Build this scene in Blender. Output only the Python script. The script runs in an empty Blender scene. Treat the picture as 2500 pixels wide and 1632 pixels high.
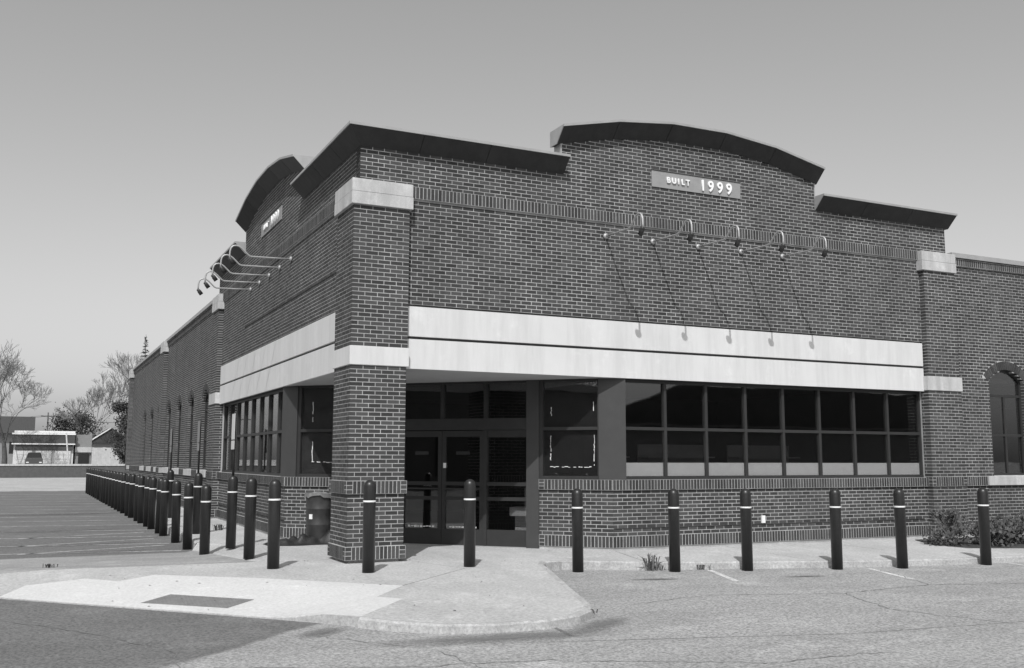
import bpy, bmesh, math, random
import numpy as np
from mathutils import Vector, Matrix
from mathutils.geometry import delaunay_2d_cdt

# ------------------------------------------------------------------ camera, sky, sun, exposure
scene = bpy.context.scene
col = scene.collection
random.seed(7)
CAM = (-4.5184, -15.2689, 1.5603)
YAW, PITCH, ROLL, FPX = 0.449144, 0.125307, 0.0025748, 2429.6      # pixels of a 2500 wide frame
cy_, sy_, cp_, sp_ = math.cos(YAW), math.sin(YAW), math.cos(PITCH), math.sin(PITCH)
fw = Vector((sy_*cp_, cy_*cp_, sp_)); rt = Vector((cy_, -sy_, 0)); up = rt.cross(fw)
rt2 = math.cos(ROLL)*rt + math.sin(ROLL)*up; up2 = -math.sin(ROLL)*rt + math.cos(ROLL)*up
cam = bpy.data.cameras.new('camera'); camo = bpy.data.objects.new('camera', cam); col.objects.link(camo)
m4 = Matrix.Identity(4)
for i in range(3):
    m4[i][0] = rt2[i]; m4[i][1] = up2[i]; m4[i][2] = -fw[i]; m4[i][3] = CAM[i]
camo.matrix_world = m4
cam.sensor_width = 36; cam.lens = FPX/2500*36; cam.clip_end = 3000
scene.camera = camo

SUN_AZ, SUN_EL = math.radians(30), math.radians(50)               # light travels towards (sin az, cos az)
world = bpy.data.worlds.new('World'); scene.world = world; world.use_nodes = True
wn = world.node_tree.nodes; wl = world.node_tree.links
sky = wn.new('ShaderNodeTexSky'); sky.sky_type = 'NISHITA'; sky.sun_disc = False
sky.sun_elevation = SUN_EL; sky.sun_rotation = SUN_AZ + math.pi
sky.air_density = 1.0; sky.dust_density = 2.0; sky.ozone_density = 1.0
bw = wn.new('ShaderNodeVectorMath'); bw.operation = 'DOT_PRODUCT'; bw.inputs[1].default_value = (.15, .30, .55)   # blue-sensitive black-and-white film
bg = wn['Background']; bg.inputs['Strength'].default_value = 0.13
wl.new(sky.outputs[0], bw.inputs[0]); wl.new(bw.outputs['Value'], bg.inputs['Color'])
sun = bpy.data.lights.new('sun', 'SUN'); sun.energy = 3.3; sun.angle = math.radians(0.5); sun.color = (1, 1, 1)
suno = bpy.data.objects.new('sun', sun); col.objects.link(suno)
ldir = Vector((math.sin(SUN_AZ)*math.cos(SUN_EL), math.cos(SUN_AZ)*math.cos(SUN_EL), -math.sin(SUN_EL)))
suno.rotation_euler = ldir.to_track_quat('-Z', 'Y').to_euler(); suno.location = (-20, -40, 40)
scene.view_settings.view_transform = 'Standard'; scene.view_settings.look = 'None'
scene.view_settings.exposure = 0.1; scene.view_settings.gamma = 1.0; scene.view_settings.use_curve_mapping = False
scene.render.engine = 'CYCLES'

# ------------------------------------------------------------------ materials (black-and-white place: neutral greys)
def mat(name, v, rough=.8, noise=None, bump=None, metal=0.0, spec=.5, coord='Object', vary=None, speck=None, stain=None, cracks=None, streak=None):
    """v grey value; noise=(scale,amount); bump=(scale,strength); vary='island'|'object' amount tuple; speck=(scale,amount)"""
    m = bpy.data.materials.new(name); m.use_nodes = True
    nt = m.node_tree; N = nt.nodes; L = nt.links; b = N['Principled BSDF']
    b.inputs['Roughness'].default_value = rough; b.inputs['Metallic'].default_value = metal
    b.inputs['Specular IOR Level'].default_value = spec
    tc = N.new('ShaderNodeTexCoord'); src = tc.outputs[coord]
    val = None
    def mul(a, k):
        n = N.new('ShaderNodeMath'); n.operation = 'MULTIPLY'
        if a is None: n.inputs[0].default_value = v
        else: L.new(a, n.inputs[0])
        L.new(k, n.inputs[1]); return n.outputs[0]
    def rng(x, lo, hi, a=0., c=1.):
        r = N.new('ShaderNodeMapRange'); r.inputs[1].default_value = a; r.inputs[2].default_value = c
        r.inputs[3].default_value = lo; r.inputs[4].default_value = hi; L.new(x, r.inputs[0]); return r.outputs[0]
    def ntex(scale, detail=5, rough_=.6):
        t = N.new('ShaderNodeTexNoise'); t.inputs['Scale'].default_value = scale; t.inputs['Detail'].default_value = detail
        t.inputs['Roughness'].default_value = rough_; L.new(src, t.inputs['Vector']); return t.outputs[0]
    if noise: val = mul(val, rng(ntex(noise[0]), 1-noise[1], 1+noise[1], .25, .75))
    if speck: val = mul(val, rng(ntex(speck[0], 2, .8), 1-speck[1], 1+speck[1], .3, .7))
    if stain: val = mul(val, rng(ntex(stain[0], 6, .7), 1-stain[1], 1, stain[2], stain[2]+.12))
    if streak:      # (scale vector, amount, threshold): stretched stains such as rain streaks or tyre-polished bands
        mp = N.new('ShaderNodeMapping'); mp.inputs['Scale'].default_value = streak[0]; L.new(src, mp.inputs['Vector'])
        t = N.new('ShaderNodeTexNoise'); t.inputs['Scale'].default_value = 1; t.inputs['Detail'].default_value = 7; t.inputs['Roughness'].default_value = .68; L.new(mp.outputs[0], t.inputs['Vector'])
        val = mul(val, rng(t.outputs[0], 1-streak[1], 1, streak[2], streak[2]+.2))
    if vary:
        if vary[0] == 'island': g = N.new('ShaderNodeNewGeometry').outputs['Random Per Island']
        else: g = N.new('ShaderNodeObjectInfo').outputs['Random']
        val = mul(val, rng(g, 1-vary[1], 1+vary[1]))
    if cracks:
        vo = N.new('ShaderNodeTexVoronoi'); vo.feature = 'DISTANCE_TO_EDGE'; vo.inputs['Scale'].default_value = cracks[0]
        mp = N.new('ShaderNodeMixRGB'); mp.blend_type = 'ADD'; mp.inputs[0].default_value = cracks[2]
        nz = N.new('ShaderNodeTexNoise'); nz.inputs['Scale'].default_value = 1.7; nz.inputs['Detail'].default_value = 4; L.new(src, nz.inputs['Vector'])
        L.new(src, mp.inputs[1]); L.new(nz.outputs['Color'], mp.inputs[2]); L.new(mp.outputs[0], vo.inputs['Vector'])
        val = mul(val, rng(vo.outputs['Distance'], 1-cracks[1], 1, .0, cracks[3]))
    if val is None: b.inputs['Base Color'].default_value = (v, v, v, 1)
    else: L.new(val, b.inputs['Base Color'])
    if bump:
        bp = N.new('ShaderNodeBump'); bp.inputs['Strength'].default_value = bump[1]; bp.inputs['Distance'].default_value = .004 if len(bump) < 3 else bump[2]
        L.new(ntex(bump[0], 6, .7), bp.inputs['Height']); L.new(bp.outputs[0], b.inputs['Normal'])
    return m

M = {}
M['brick'] = mat('brick_clay', .049, .9, noise=(9, .22), bump=(90, .6), vary=('island', .42), speck=(160, .25), streak=((.9, .9, .22), .22, .36))
M['brick1'] = mat('brick_clay_single', .049, .9, noise=(9, .22), bump=(90, .6), vary=('object', .42), speck=(160, .25))
M['mortar'] = mat('mortar', .48, .95, noise=(3, .12), bump=(120, .5), speck=(60, .15), stain=(1.3, .22, .5), streak=((1.1, 1.1, .3), .25, .36))
M['stucco'] = mat('fascia_stucco', .66, .92, noise=(1.2, .035), bump=(140, .5), speck=(90, .05), stain=(2.2, .08, .56), streak=((5, 5, .5), .10, .36))
M['stone'] = mat('cast_stone', .56, .9, streak=((6, 6, .8), .18, .38), noise=(5, .08), bump=(80, .5), speck=(70, .12), stain=(3.0, .16, .55))
M['cornice'] = mat('painted_cornice_metal', .024, .6, noise=(3, .2), streak=((7, 7, .8), .3, .4), bump=(2.5, .25, .03))
M['coping'] = mat('galvanised_coping', .36, .5, noise=(4, .12), metal=.25)
M['frame'] = mat('window_frame_paint', .034, .5, noise=(6, .12), spec=.25)
M['clad'] = mat('column_cladding', .055, .6, noise=(5, .08), bump=(60, .2), spec=.25)
M['soffit'] = mat('soffit_panel', .42, .9, noise=(2, .06))
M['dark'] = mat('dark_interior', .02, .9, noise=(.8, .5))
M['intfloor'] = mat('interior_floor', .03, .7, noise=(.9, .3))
M['panel'] = mat('white_panel', .62, .8, noise=(7, .05))
M['flash'] = mat('flashing_metal', .03, .6)
M['roof'] = mat('roof_membrane', .25, .9)
M['bollard'] = mat('bollard_sleeve', .021, .38, noise=(4, .25), bump=(30, .05), streak=((14, 14, 1.2), .35, .4), speck=(40, .2))
M['white'] = mat('white_paint', .75, .6)
M['lampmetal'] = mat('lamp_tube', .38, .45, metal=.3)
M['lamphead'] = mat('lamp_head', .03, .5)
M['black'] = mat('black_plastic', .012, .45)
M['tarp'] = mat('black_tarp', .02, .5, bump=(14, .6, .02))
M['drum'] = mat('drum_plastic', .035, .5, noise=(5, .5))
M['bag'] = mat('bin_liner', .16, .4, noise=(9, .3))
M['walk'] = mat('concrete_walk', .49, .95, noise=(.5, .08), bump=(50, .8, .006), speck=(24, .24), stain=(1.6, .14, .55), streak=((1.2, .5, 1), .12, .38))
M['apron'] = mat('worn_concrete', .37, .95, noise=(.5, .1), bump=(50, .8, .006), speck=(24, .26), stain=(1.3, .2, .53), streak=((.5, 1.6, 1), .2, .38))
M['new'] = mat('fresh_concrete', .60, .93, noise=(.9, .05), bump=(50, .6, .006), speck=(24, .12), stain=(2.5, .10, .57))
M['joint'] = mat('joint_dirt', .16, .95, noise=(4, .4))
M['kerb'] = mat('kerb_concrete', .43, .95, noise=(2.2, .15), bump=(40, .8), speck=(30, .25), stain=(5, .18, .52))
M['pad'] = mat('warning_pad', .17, .85, noise=(7, .2))
M['line'] = mat('worn_line_paint', .5, .85, noise=(3, .25), speck=(20, .5))
M['line2'] = mat('faded_line_paint', .42, .9, noise=(2, .4), speck=(12, .5))
M['shrubleaf'] = mat('shrub_leaf', .055, .8, vary=('island', .6))
M['leaf'] = mat('dry_leaf', .10, .8, vary=('island', .6))
M['evergreen'] = mat('evergreen_leaf', .035, .8, vary=('island', .6))
M['bark'] = mat('bark', .075, .95, noise=(6, .3))
M['twig'] = mat('twig', .16, .95)
M['lowbrick'] = mat('far_wall_brick', .085, .9, noise=(3, .2), speck=(16, .3))
M['mulch'] = mat('mulch', .05, .95, noise=(6, .4), bump=(30, .8, .02))
M['car'] = mat('car_paint', .06, .25, spec=.7)
M['tyre'] = mat('tyre', .015, .8)
M['shopwall'] = mat('shop_wall', .55, .9, noise=(2, .08))
M['shopdark'] = mat('shop_fascia', .06, .7, noise=(1, .2))
M['fence'] = mat('pale_fence', .45, .9, noise=(3, .15))
M['shingle'] = mat('roof_shingle', .05, .9, noise=(8, .3))
M['grey'] = mat('grey_wall', .22, .9, noise=(2, .1))
M['sign'] = mat('sign_plate', .55, .6)
M['board'] = mat('dusty_backing', .055, .9, noise=(2.5, .4)); M['board_dark'] = mat('dark_backing', .016, .9, noise=(2.5, .4))
M['carton'] = mat('carton_board', .38, .9, noise=(6, .1))
M['tape'] = mat('tape_residue', .7, .9)
M['plaque'] = mat('plaque_stone', .27, .85, noise=(6, .1), speck=(80, .1), bump=(80, .3))
M['letter'] = mat('letter_metal', .82, .5)

def glass(name, tint):
    m = bpy.data.materials.new(name); m.use_nodes = True; nt = m.node_tree; N = nt.nodes; L = nt.links
    for n in list(N):
        if n.type != 'OUTPUT_MATERIAL': N.remove(n)
    out = [n for n in N if n.type == 'OUTPUT_MATERIAL'][0]
    tr = N.new('ShaderNodeBsdfTransparent'); tr.inputs[0].default_value = (tint, tint, tint, 1)
    gl = N.new('ShaderNodeBsdfGlossy'); gl.inputs['Roughness'].default_value = .015; gl.inputs['Color'].default_value = (.9, .9, .9, 1)
    fr = N.new('ShaderNodeFresnel')
    ge = N.new('ShaderNodeNewGeometry'); io = N.new('ShaderNodeMapRange'); io.inputs[3].default_value = 1.8; io.inputs[4].default_value = 1/1.8
    L.new(ge.outputs['Backfacing'], io.inputs[0]); L.new(io.outputs[0], fr.inputs[0])          # same reflectance entering and leaving the pane
    tc = N.new('ShaderNodeTexCoord'); nz = N.new('ShaderNodeTexNoise'); nz.inputs['Scale'].default_value = 1.3; nz.inputs['Detail'].default_value = 1
    bp = N.new('ShaderNodeBump'); bp.inputs['Strength'].default_value = .05; bp.inputs['Distance'].default_value = .02
    L.new(tc.outputs['Object'], nz.inputs['Vector']); L.new(nz.outputs[0], bp.inputs['Height']); L.new(bp.outputs[0], gl.inputs['Normal'])
    mx = N.new('ShaderNodeMixShader'); L.new(fr.outputs[0], mx.inputs[0]); L.new(tr.outputs[0], mx.inputs[1]); L.new(gl.outputs[0], mx.inputs[2])
    L.new(mx.outputs[0], out.inputs['Surface'])
    return m
M['glass'] = glass('tinted_glass', .86)

def asphalt():
    """coarse light lot with a darker, smoother resurfaced part (left of the seam, and the rear lot)"""
    m = mat('asphalt', .37, .93, noise=(.35, .07), bump=(45, .45, .006), speck=(30, .5), stain=(1.1, .2, .54), streak=((.25, .9, 1), .16, .38))
    nt = m.node_tree; N = nt.nodes; L = nt.links; b = N['Principled BSDF']
    base = b.inputs['Base Color'].links[0].from_socket
    g = N.new('ShaderNodeNewGeometry'); sp = N.new('ShaderNodeSeparateXYZ'); L.new(g.outputs['Position'], sp.inputs[0])
    nz = N.new('ShaderNodeTexNoise'); nz.inputs['Scale'].default_value = .8; nz.inputs['Detail'].default_value = 5; L.new(g.outputs['Position'], nz.inputs['Vector'])
    def lin(a, b_, c, w, wob):
        """1 where a*x+b*y+c > 0, soft over w, edge wobbled by noise"""
        x = N.new('ShaderNodeMath'); x.operation = 'MULTIPLY'; L.new(sp.outputs[0], x.inputs[0]); x.inputs[1].default_value = a
        y = N.new('ShaderNodeMath'); y.operation = 'MULTIPLY_ADD'; L.new(sp.outputs[1], y.inputs[0]); y.inputs[1].default_value = b_; L.new(x.outputs[0], y.inputs[2])
        z = N.new('ShaderNodeMath'); z.operation = 'MULTIPLY_ADD'; L.new(nz.outputs[0], z.inputs[0]); z.inputs[1].default_value = wob; L.new(y.outputs[0], z.inputs[2])
        r = N.new('ShaderNodeMapRange'); r.inputs[1].default_value = -w - c + wob*.5; r.inputs[2].default_value = w - c + wob*.5; L.new(z.outputs[0], r.inputs[0]); return r.outputs[0]
    def mix(k, a, b_):
        n = N.new('ShaderNodeMixRGB'); L.new(k, n.inputs[0]); L.new(a, n.inputs[1])
        if isinstance(b_, float): n.inputs[2].default_value = (b_, b_, b_, 1)
        else: L.new(b_, n.inputs[2])
        return n.outputs[0]
    dk = N.new('ShaderNodeMath'); dk.operation = 'MULTIPLY'; L.new(base, dk.inputs[0]); dk.inputs[1].default_value = .46
    lt = N.new('ShaderNodeMath'); lt.operation = 'MULTIPLY'; L.new(base, lt.inputs[0]); lt.inputs[1].default_value = 1.25
    # seam runs from (-1.53,-4.33) to (-3.41,-6.09): left side darker
    n1 = (-0.683, 0.730); c1 = -(n1[0]*-1.53 + n1[1]*-4.33)
    k = lin(n1[0], n1[1], c1, .05, .4)
    out = mix(k, base, dk.outputs[0])
    k2 = lin(0, 1, -45.0, .3, 1.5)                                   # pale concrete apron behind the rear lot
    out = mix(k2, out, lt.outputs[0])
    L.new(out, b.inputs['Base Color'])
    return m
M['asphalt'] = asphalt()

# ------------------------------------------------------------------ helpers
class Frame:
    def __init__(s, o, a, d): s.o, s.a, s.d = o, a, d; s.flip = (a[0]*d[1]-a[1]*d[0]) < 0
    def p(s, a, d, z): return (s.o[0]+a*s.a[0]+d*s.d[0], s.o[1]+a*s.a[1]+d*s.d[1], z)
    def left(s, a, d):  q = s.p(a, d, 0); return Frame(q[:2], s.d, s.a)
    def right(s, a, d): q = s.p(a, d, 0); return Frame(q[:2], s.d, (-s.a[0], -s.a[1]))
Q = math.sqrt(.5)
FR = Frame((0, 0), (1, 0), (0, 1))
FL = Frame((0, 0), (0, 1), (1, 0))
FD = Frame((4.9, .2), (-Q, Q), (Q, Q))
W0 = Frame((0, 0), (1, 0), (0, 1))

class MB:
    def __init__(s): s.v = []; s.f = []
    def add(s, vs, fs, flip=False):
        n = len(s.v); s.v += vs
        s.f += [tuple(n+i for i in (reversed(f) if flip else f)) for f in fs]
    def box(s, F, a0, a1, d0, d1, z0, z1):
        vs = [F.p(a, d, z) for z in (z0, z1) for d in (d0, d1) for a in (a0, a1)]
        s.add(vs, [(0, 1, 5, 4), (1, 3, 7, 5), (3, 2, 6, 7), (2, 0, 4, 6), (4, 5, 7, 6), (0, 2, 3, 1)], F.flip); return s
    def prism(s, pts, z0, z1):
        n = len(pts); vs = [(x, y, z0) for x, y in pts]+[(x, y, z1) for x, y in pts]
        s.add(vs, [tuple(range(n-1, -1, -1)), tuple(range(n, 2*n))]+[(i, (i+1) % n, n+(i+1) % n, n+i) for i in range(n)]); return s
    def section(s, F, sec0, sec1):
        """loft between two section polygons given as lists of (a,d,z)"""
        n = len(sec0); vs = [F.p(*q) for q in sec0]+[F.p(*q) for q in sec1]
        s.add(vs, [tuple(range(n)), tuple(range(2*n-1, n-1, -1))]+[(i, n+i, n+(i+1) % n, (i+1) % n) for i in range(n)], F.flip); return s
    def tube(s, pts, radii, seg=8, cap=True):
        pts = [Vector(p) for p in pts]; rings = []
        if not hasattr(radii, '__len__'): radii = [radii]*len(pts)
        prev = None
        for i, p in enumerate(pts):
            t = (pts[min(i+1, len(pts)-1)]-pts[max(i-1, 0)]).normalized()
            if prev is None: u = t.orthogonal().normalized()
            else: u = (prev-t*prev.dot(t)); u = u.normalized() if u.length > 1e-6 else t.orthogonal().normalized()
            prev = u; w = t.cross(u)
            rings.append([tuple(p+radii[i]*(math.cos(2*math.pi*k/seg)*u+math.sin(2*math.pi*k/seg)*w)) for k in range(seg)])
        vs = [v for r in rings for v in r]; fs = []
        for i in range(len(rings)-1):
            for k in range(seg): fs.append((i*seg+k, i*seg+(k+1) % seg, (i+1)*seg+(k+1) % seg, (i+1)*seg+k))
        if cap: fs += [tuple(range(seg-1, -1, -1)), tuple(range((len(rings)-1)*seg, len(rings)*seg))]
        s.add(vs, fs); return s
    def lathe(s, prof, seg=20, c=(0, 0)):
        vs = [(c[0]+r*math.cos(2*math.pi*k/seg), c[1]+r*math.sin(2*math.pi*k/seg), z) for r, z in prof for k in range(seg)]
        fs = []
        for i in range(len(prof)-1):
            for k in range(seg): fs.append((i*seg+k, i*seg+(k+1) % seg, (i+1)*seg+(k+1) % seg, (i+1)*seg+k))
        fs += [tuple(range(seg-1, -1, -1)), tuple(range((len(prof)-1)*seg, len(prof)*seg))]
        s.add(vs, fs); return s
    def mesh(s, name):
        me = bpy.data.meshes.new(name); me.from_pydata(s.v, [], s.f); me.update(); return me
    def build(s, name, m, parent=None, smooth=False, kind=None):
        me = s.mesh(name); me.materials.append(M[m] if isinstance(m, str) else m)
        if smooth: me.polygons.foreach_set('use_smooth', [True]*len(me.polygons))
        o = bpy.data.objects.new(name, me); col.objects.link(o)
        if parent is not None:
            o.parent = parent; o.matrix_parent_inverse = Matrix.Translation(-Vector(ORI.get(parent.name, (0, 0, 0))))
        if kind: o['kind'] = kind
        return o
ORI = {}
def empty(name, label, cat, loc, group=None):
    o = bpy.data.objects.new(name, None); col.objects.link(o); o.location = loc; ORI[o.name] = loc
    tag(o, label, cat, group); return o
def tag(o, label=None, cat=None, group=None, kind=None):
    if label: o['label'] = label
    if cat: o['category'] = cat
    if group: o['group'] = group
    if kind: o['kind'] = kind
    return o
def box(name, m, parent, F, *a): return MB().box(F, *a).build(name, m, parent)

# ------------------------------------------------------------------ ground: lot, walks, ramps
def cl(t): return max(0., min(1., t))
def zw(x, y):
    """height of the concrete walk: falls a little to the kerb, ramps down flush to the lot in two places"""
    z = -.05
    if x < 3.5: z -= .07*cl((-1.5-y)/4)*cl((3.5-x)/.5)
    z -= .06*cl((.1-y)/2.6)*cl((x-3.0)/.5)
    a = cl((-1.2-x)/.45); b = cl((y-.8)/3.6) if y < (4.9 if x < -1.6 else 4.6) else 0
    z -= .145*a*b
    ex, ey = -3.06, 3.39; L = math.hypot(ex, ey); tx, ty = ex/L, ey/L
    q = (x+1.53)*ty-(y+4.36)*tx; s = (x+1.53)*tx+(y+4.36)*ty
    k = cl((s+.1)/.6)*(1-cl(q/1.7))
    return z*(1-k)-.2*k
LOT = -.21
mb = MB(); mb.add([(-900, -900, LOT), (900, -900, LOT), (900, 1500, LOT), (-900, 1500, LOT)], [(0, 1, 2, 3)])
mb.build('parking_lot', 'asphalt', kind='structure')

outline = [(26, -3.75), (11.4, -3.04), (9.6, -2.83), (8.39, -2.55), (6.5, -2.0), (4.55, -1.36), (3.9, -1.0), (3.35, -.78), (2.95, -.95), (2.72, -1.35),
           (2.52, -1.95), (1.93, -3.6), (1.48, -4.9), (1.3, -5.25), (.98, -5.53), (.5, -5.7), (-.1, -5.7), (-.6, -5.52), (-1.0, -5.15), (-1.25, -4.8), (-1.53, -4.4),
           (-2.0, -3.84), (-3.32, -2.38), (-4.59, -.97), (-7.0, 1.7), (-9.5, 4.5), (-1.75, 4.62), (-1.5, 4.9), (-1.42, 6), (-1.38, 20), (-1.3, 46), (.35, 46), (.35, 5.3), (5.3, .35), (26, .35)]
newc = [(-4.75, -.72), (-4.45, -.10), (-3.72, -.06), (-3.32, -.54), (-2.84, -.33), (-1.61, -1.32), (-.04, -2.73), (-.63, -3.45), (-.41, -3.77), (-1.22, -4.74), (-1.53, -4.36), (-2.0, -3.80), (-3.32, -2.34), (-4.59, -.94)]
joints = [((-4.2, 1.12), (-1.2, .86)), ((-9, 1.5), (-4.2, 1.12)), ((-1.2, .86), (.5, .68)), ((-1.2, .86), (-1.62, 4.85)), ((-.04, -2.73), (1.42, -1.35)), ((1.42, -1.35), (3.0, -1.0)), 
          ((5.0, .3), (4.6, -1.38)), ((7.4, .3), (7.4, -2.3)), ((9.8, .3), (9.8, -2.87)), ((12.2, .3), (12.2, -3.1)), ((14.8, .3), (14.8, -3.2)), ((17.4, .3), (17.4, -3.3)),
          ((-1.4, 8), (.3, 8)), ((-1.4, 11), (.3, 11)), ((-1.38, 14), (.3, 14)), ((-1.38, 17), (.3, 17)), ((-1.38, 20), (.3, 20)), ((-1.36, 24), (.3, 24)), ((-1.34, 28), (.3, 28)), ((-1.34, 32), (.3, 32)), ((-1.32, 36), (.3, 36)), ((-1.3, 41), (.3, 41)), ((1.42, -1.35), (1.0, .3))]
def inpoly(x, y, P):
    c = False; j = len(P)-1
    for i in range(len(P)):
        if (P[i][1] > y) != (P[j][1] > y) and x < (P[j][0]-P[i][0])*(y-P[i][1])/(P[j][1]-P[i][1])+P[i][0]: c = not c
        j = i
    return c
def segd(x, y, a, b):
    dx, dy = b[0]-a[0], b[1]-a[1]; t = cl(((x-a[0])*dx+(y-a[1])*dy)/(dx*dx+dy*dy)); return math.hypot(x-a[0]-t*dx, y-a[1]-t*dy)
def dense(P, step=.35):
    out = []
    for a, b in zip(P[:-1], P[1:]):
        n = max(1, int(math.hypot(b[0]-a[0], b[1]-a[1])/step))
        out += [(a[0]+(b[0]-a[0])*i/n, a[1]+(b[1]-a[1])*i/n) for i in range(n)]
    return out+[P[-1]]
def build_walk():
    V = []; E_ = []
    def loop(P, closed=True):
        n = len(V); V.extend(Vector(p) for p in P)
        E_.extend((n+i, n+(i+1) % len(P)) for i in range(len(P) if closed else len(P)-1))
    loop(dense(outline+[outline[0]], .35)[:-1]); n_out = len(V); loop(newc)
    w = .009
    for a, b in joints:
        dx, dy = b[0]-a[0], b[1]-a[1]; l = math.hypot(dx, dy); nx, ny = -dy/l*w, dx/l*w
        loop([(a[0]+nx, a[1]+ny), (b[0]+nx, b[1]+ny), (b[0]-nx, b[1]-ny), (a[0]-nx, a[1]-ny)])
    for i in range(-18, 10):
        for j in range(-12, 12):
            x, y = i*.5+random.uniform(-.05, .05), j*.5+random.uniform(-.05, .05)
            if inpoly(x, y, outline): V.append(Vector((x, y)))
    r = delaunay_2d_cdt(V, E_, [list(range(n_out))], 1, 1e-5)
    vs, fs = r[0], r[2]
    groups = {'walk': [], 'new': [], 'joint': []}
    for f in fs:
        x = sum(vs[i][0] for i in f)/3; y = sum(vs[i][1] for i in f)/3
        if not inpoly(x, y, outline): continue
        g = 'walk'
        if any(segd(x, y, a, b) < w*1.05 for a, b in joints): g = 'joint'
        elif inpoly(x, y, newc): g = 'new'
        groups[g].append(f)
    # connected components of each group become slabs
    root = None; slabs = []
    for g in ('walk', 'new', 'joint'):
        e2f = {}
        for k, f in enumerate(groups[g]):
            for i in range(3): e2f.setdefault(tuple(sorted((f[i], f[(i+1) % 3]))), []).append(k)
        seen = set()
        for k0 in range(len(groups[g])):
            if k0 in seen: continue
            comp = []; st = [k0]; seen.add(k0)
            while st:
                k = st.pop(); comp.append(k); f = groups[g][k]
                for i in range(3):
                    for q in e2f[tuple(sorted((f[i], f[(i+1) % 3])))]:
                        if q not in seen and g != 'joint': seen.add(q); st.append(q)
                        elif q not in seen: seen.add(q); st.append(q)
            if g != 'joint' and len(comp) < 2 and False: continue
            slabs.append((g, [groups[g][k] for k in comp], e2f, comp))
    big = MB(); root_o = None
    base = MB()
    meshes = []
    for g, tris, e2f, comp in slabs:
        dz = 0 if g != 'joint' else -.012
        off = random.uniform(-.003, .003) if g != 'joint' else 0
        idx = {}; mb = MB()
        def vid(i):
            if i not in idx: idx[i] = len(mb.v); mb.v.append((vs[i][0], vs[i][1], zw(vs[i][0], vs[i][1])+dz+off))
            return idx[i]
        for t in tris: mb.f.append(tuple(vid(i) for i in t))
        # skirt
        cnt = {}
        for t in tris:
            for i in range(3): cnt.setdefault(tuple(sorted((t[i], t[(i+1) % 3]))), []).append((t[i], t[(i+1) % 3]))
        low = {}
        def lid(i):
            if i not in low: low[i] = len(mb.v); mb.v.append((vs[i][0], vs[i][1], LOT-.05))
            return low[i]
        if g != 'joint':
            for e, l in cnt.items():
                if len(l) == 1: a, b = l[0]; mb.f.append((vid(b), vid(a), lid(a), lid(b)))
        meshes.append((g, mb))
    jm = MB()
    for g, mb in meshes:
        if g == 'joint': jm.add(mb.v, mb.f)
    root_o = jm.build('sidewalk', 'joint', kind='structure')
    for g, mb in meshes:
        if g != 'joint':
            mx_ = sum(v[0] for v in mb.v)/len(mb.v); my_ = sum(v[1] for v in mb.v)/len(mb.v)
            mb.build('concrete_slab', 'apron' if (my_ > .9 and mx_ < -1.3 and my_ < 4.6) else g, root_o)
    return root_o
walk = build_walk()
# kerb faces: a separate strip along the raised edges
def kerb_strip(P, name='kerb'):
    mb = MB(); n = len(P); nrm = []
    for i in range(n):
        a = P[max(i-1, 0)]; b = P[min(i+1, n-1)]; dx, dy = b[0]-a[0], b[1]-a[1]; l = math.hypot(dx, dy); nrm.append((dy/l, -dx/l))
    sec = []
    for (x, y), (nx, ny) in zip(P, nrm):
        if True: nx, ny = -nx, -ny
        zt = zw(x, y)+.004
        sec.append([(x-nx*.07, y-ny*.07, zt-.0005), (x+nx*.006, y+ny*.006, zt), (x+nx*.03, y+ny*.03, zt-.02), (x+nx*.045, y+ny*.045, LOT-.02)])
    for i in range(n-1):
        k = len(mb.v); mb.v += sec[i]+sec[i+1]
        for j in range(3): mb.f.append((k+j, k+j+1, k+5+j, k+4+j))
    o = mb.build(name, 'kerb', kind='structure'); return o
kerb_strip(dense(outline[7:20])); kerb_strip(dense(outline[:8])); kerb_strip(dense(outline[27:31], 1.5))
# tactile warning pad on the ramp, with its domes
pad = MB()
pa = [(-3.19, -2.17), (-2.81, -1.86), (-1.95, -2.74), (-2.32, -3.05)]
pad.add([(x, y, zw(x, y)+.006) for x, y in pa]+[(x, y, zw(x, y)-.02) for x, y in pa], [(0, 3, 2, 1), (0, 1, 5, 4), (1, 2, 6, 5), (2, 3, 7, 6), (3, 0, 4, 7)])
wp = pad.build('warning_pad', 'pad'); tag(wp, 'dark rectangular tactile warning pad set in the pale kerb ramp', 'paving')
dm = MB()
for i in range(20):
    for j in range(8):
        u, v = (i+.5)/20, (j+.5)/8
        x = pa[0][0]+(pa[3][0]-pa[0][0])*u*1+(pa[1][0]-pa[0][0])*v; y = pa[0][1]+(pa[3][1]-pa[0][1])*u+(pa[1][1]-pa[0][1])*v
        z = zw(x, y)+.005
        dm.lathe([(.014, z), (.009, z+.006)], 6, (x, y))
dm.build('warning_domes', 'pad', wp, kind='stuff')
def line(P, w, m='line', name='parking_line'):
    a, b = P; dx, dy = b[0]-a[0], b[1]-a[1]; l = math.hypot(dx, dy); nx, ny = -dy/l*w/2, dx/l*w/2; z = LOT+.004
    n = 10; mb = MB()
    for i in range(n+1):
        t = i/n; j = random.uniform(.75, 1.0); mb.v += [(a[0]+dx*t+nx*j, a[1]+dy*t+ny*j, z), (a[0]+dx*t-nx*j, a[1]+dy*t-ny*j, z)]
    mb.f = [(2*i, 2*i+1, 2*i+3, 2*i+2) for i in range(n)]
    mb.build(name, m, kind='structure')
line(((5.50, -1.85), (4.95, -3.25)), .11); line(((8.05, -2.75), (7.5, -4.2)), .11); line(((10.95, -3.1), (10.6, -4.4)), .11); line(((13.6, -3.4), (13.1, -4.8)), .11)
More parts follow.
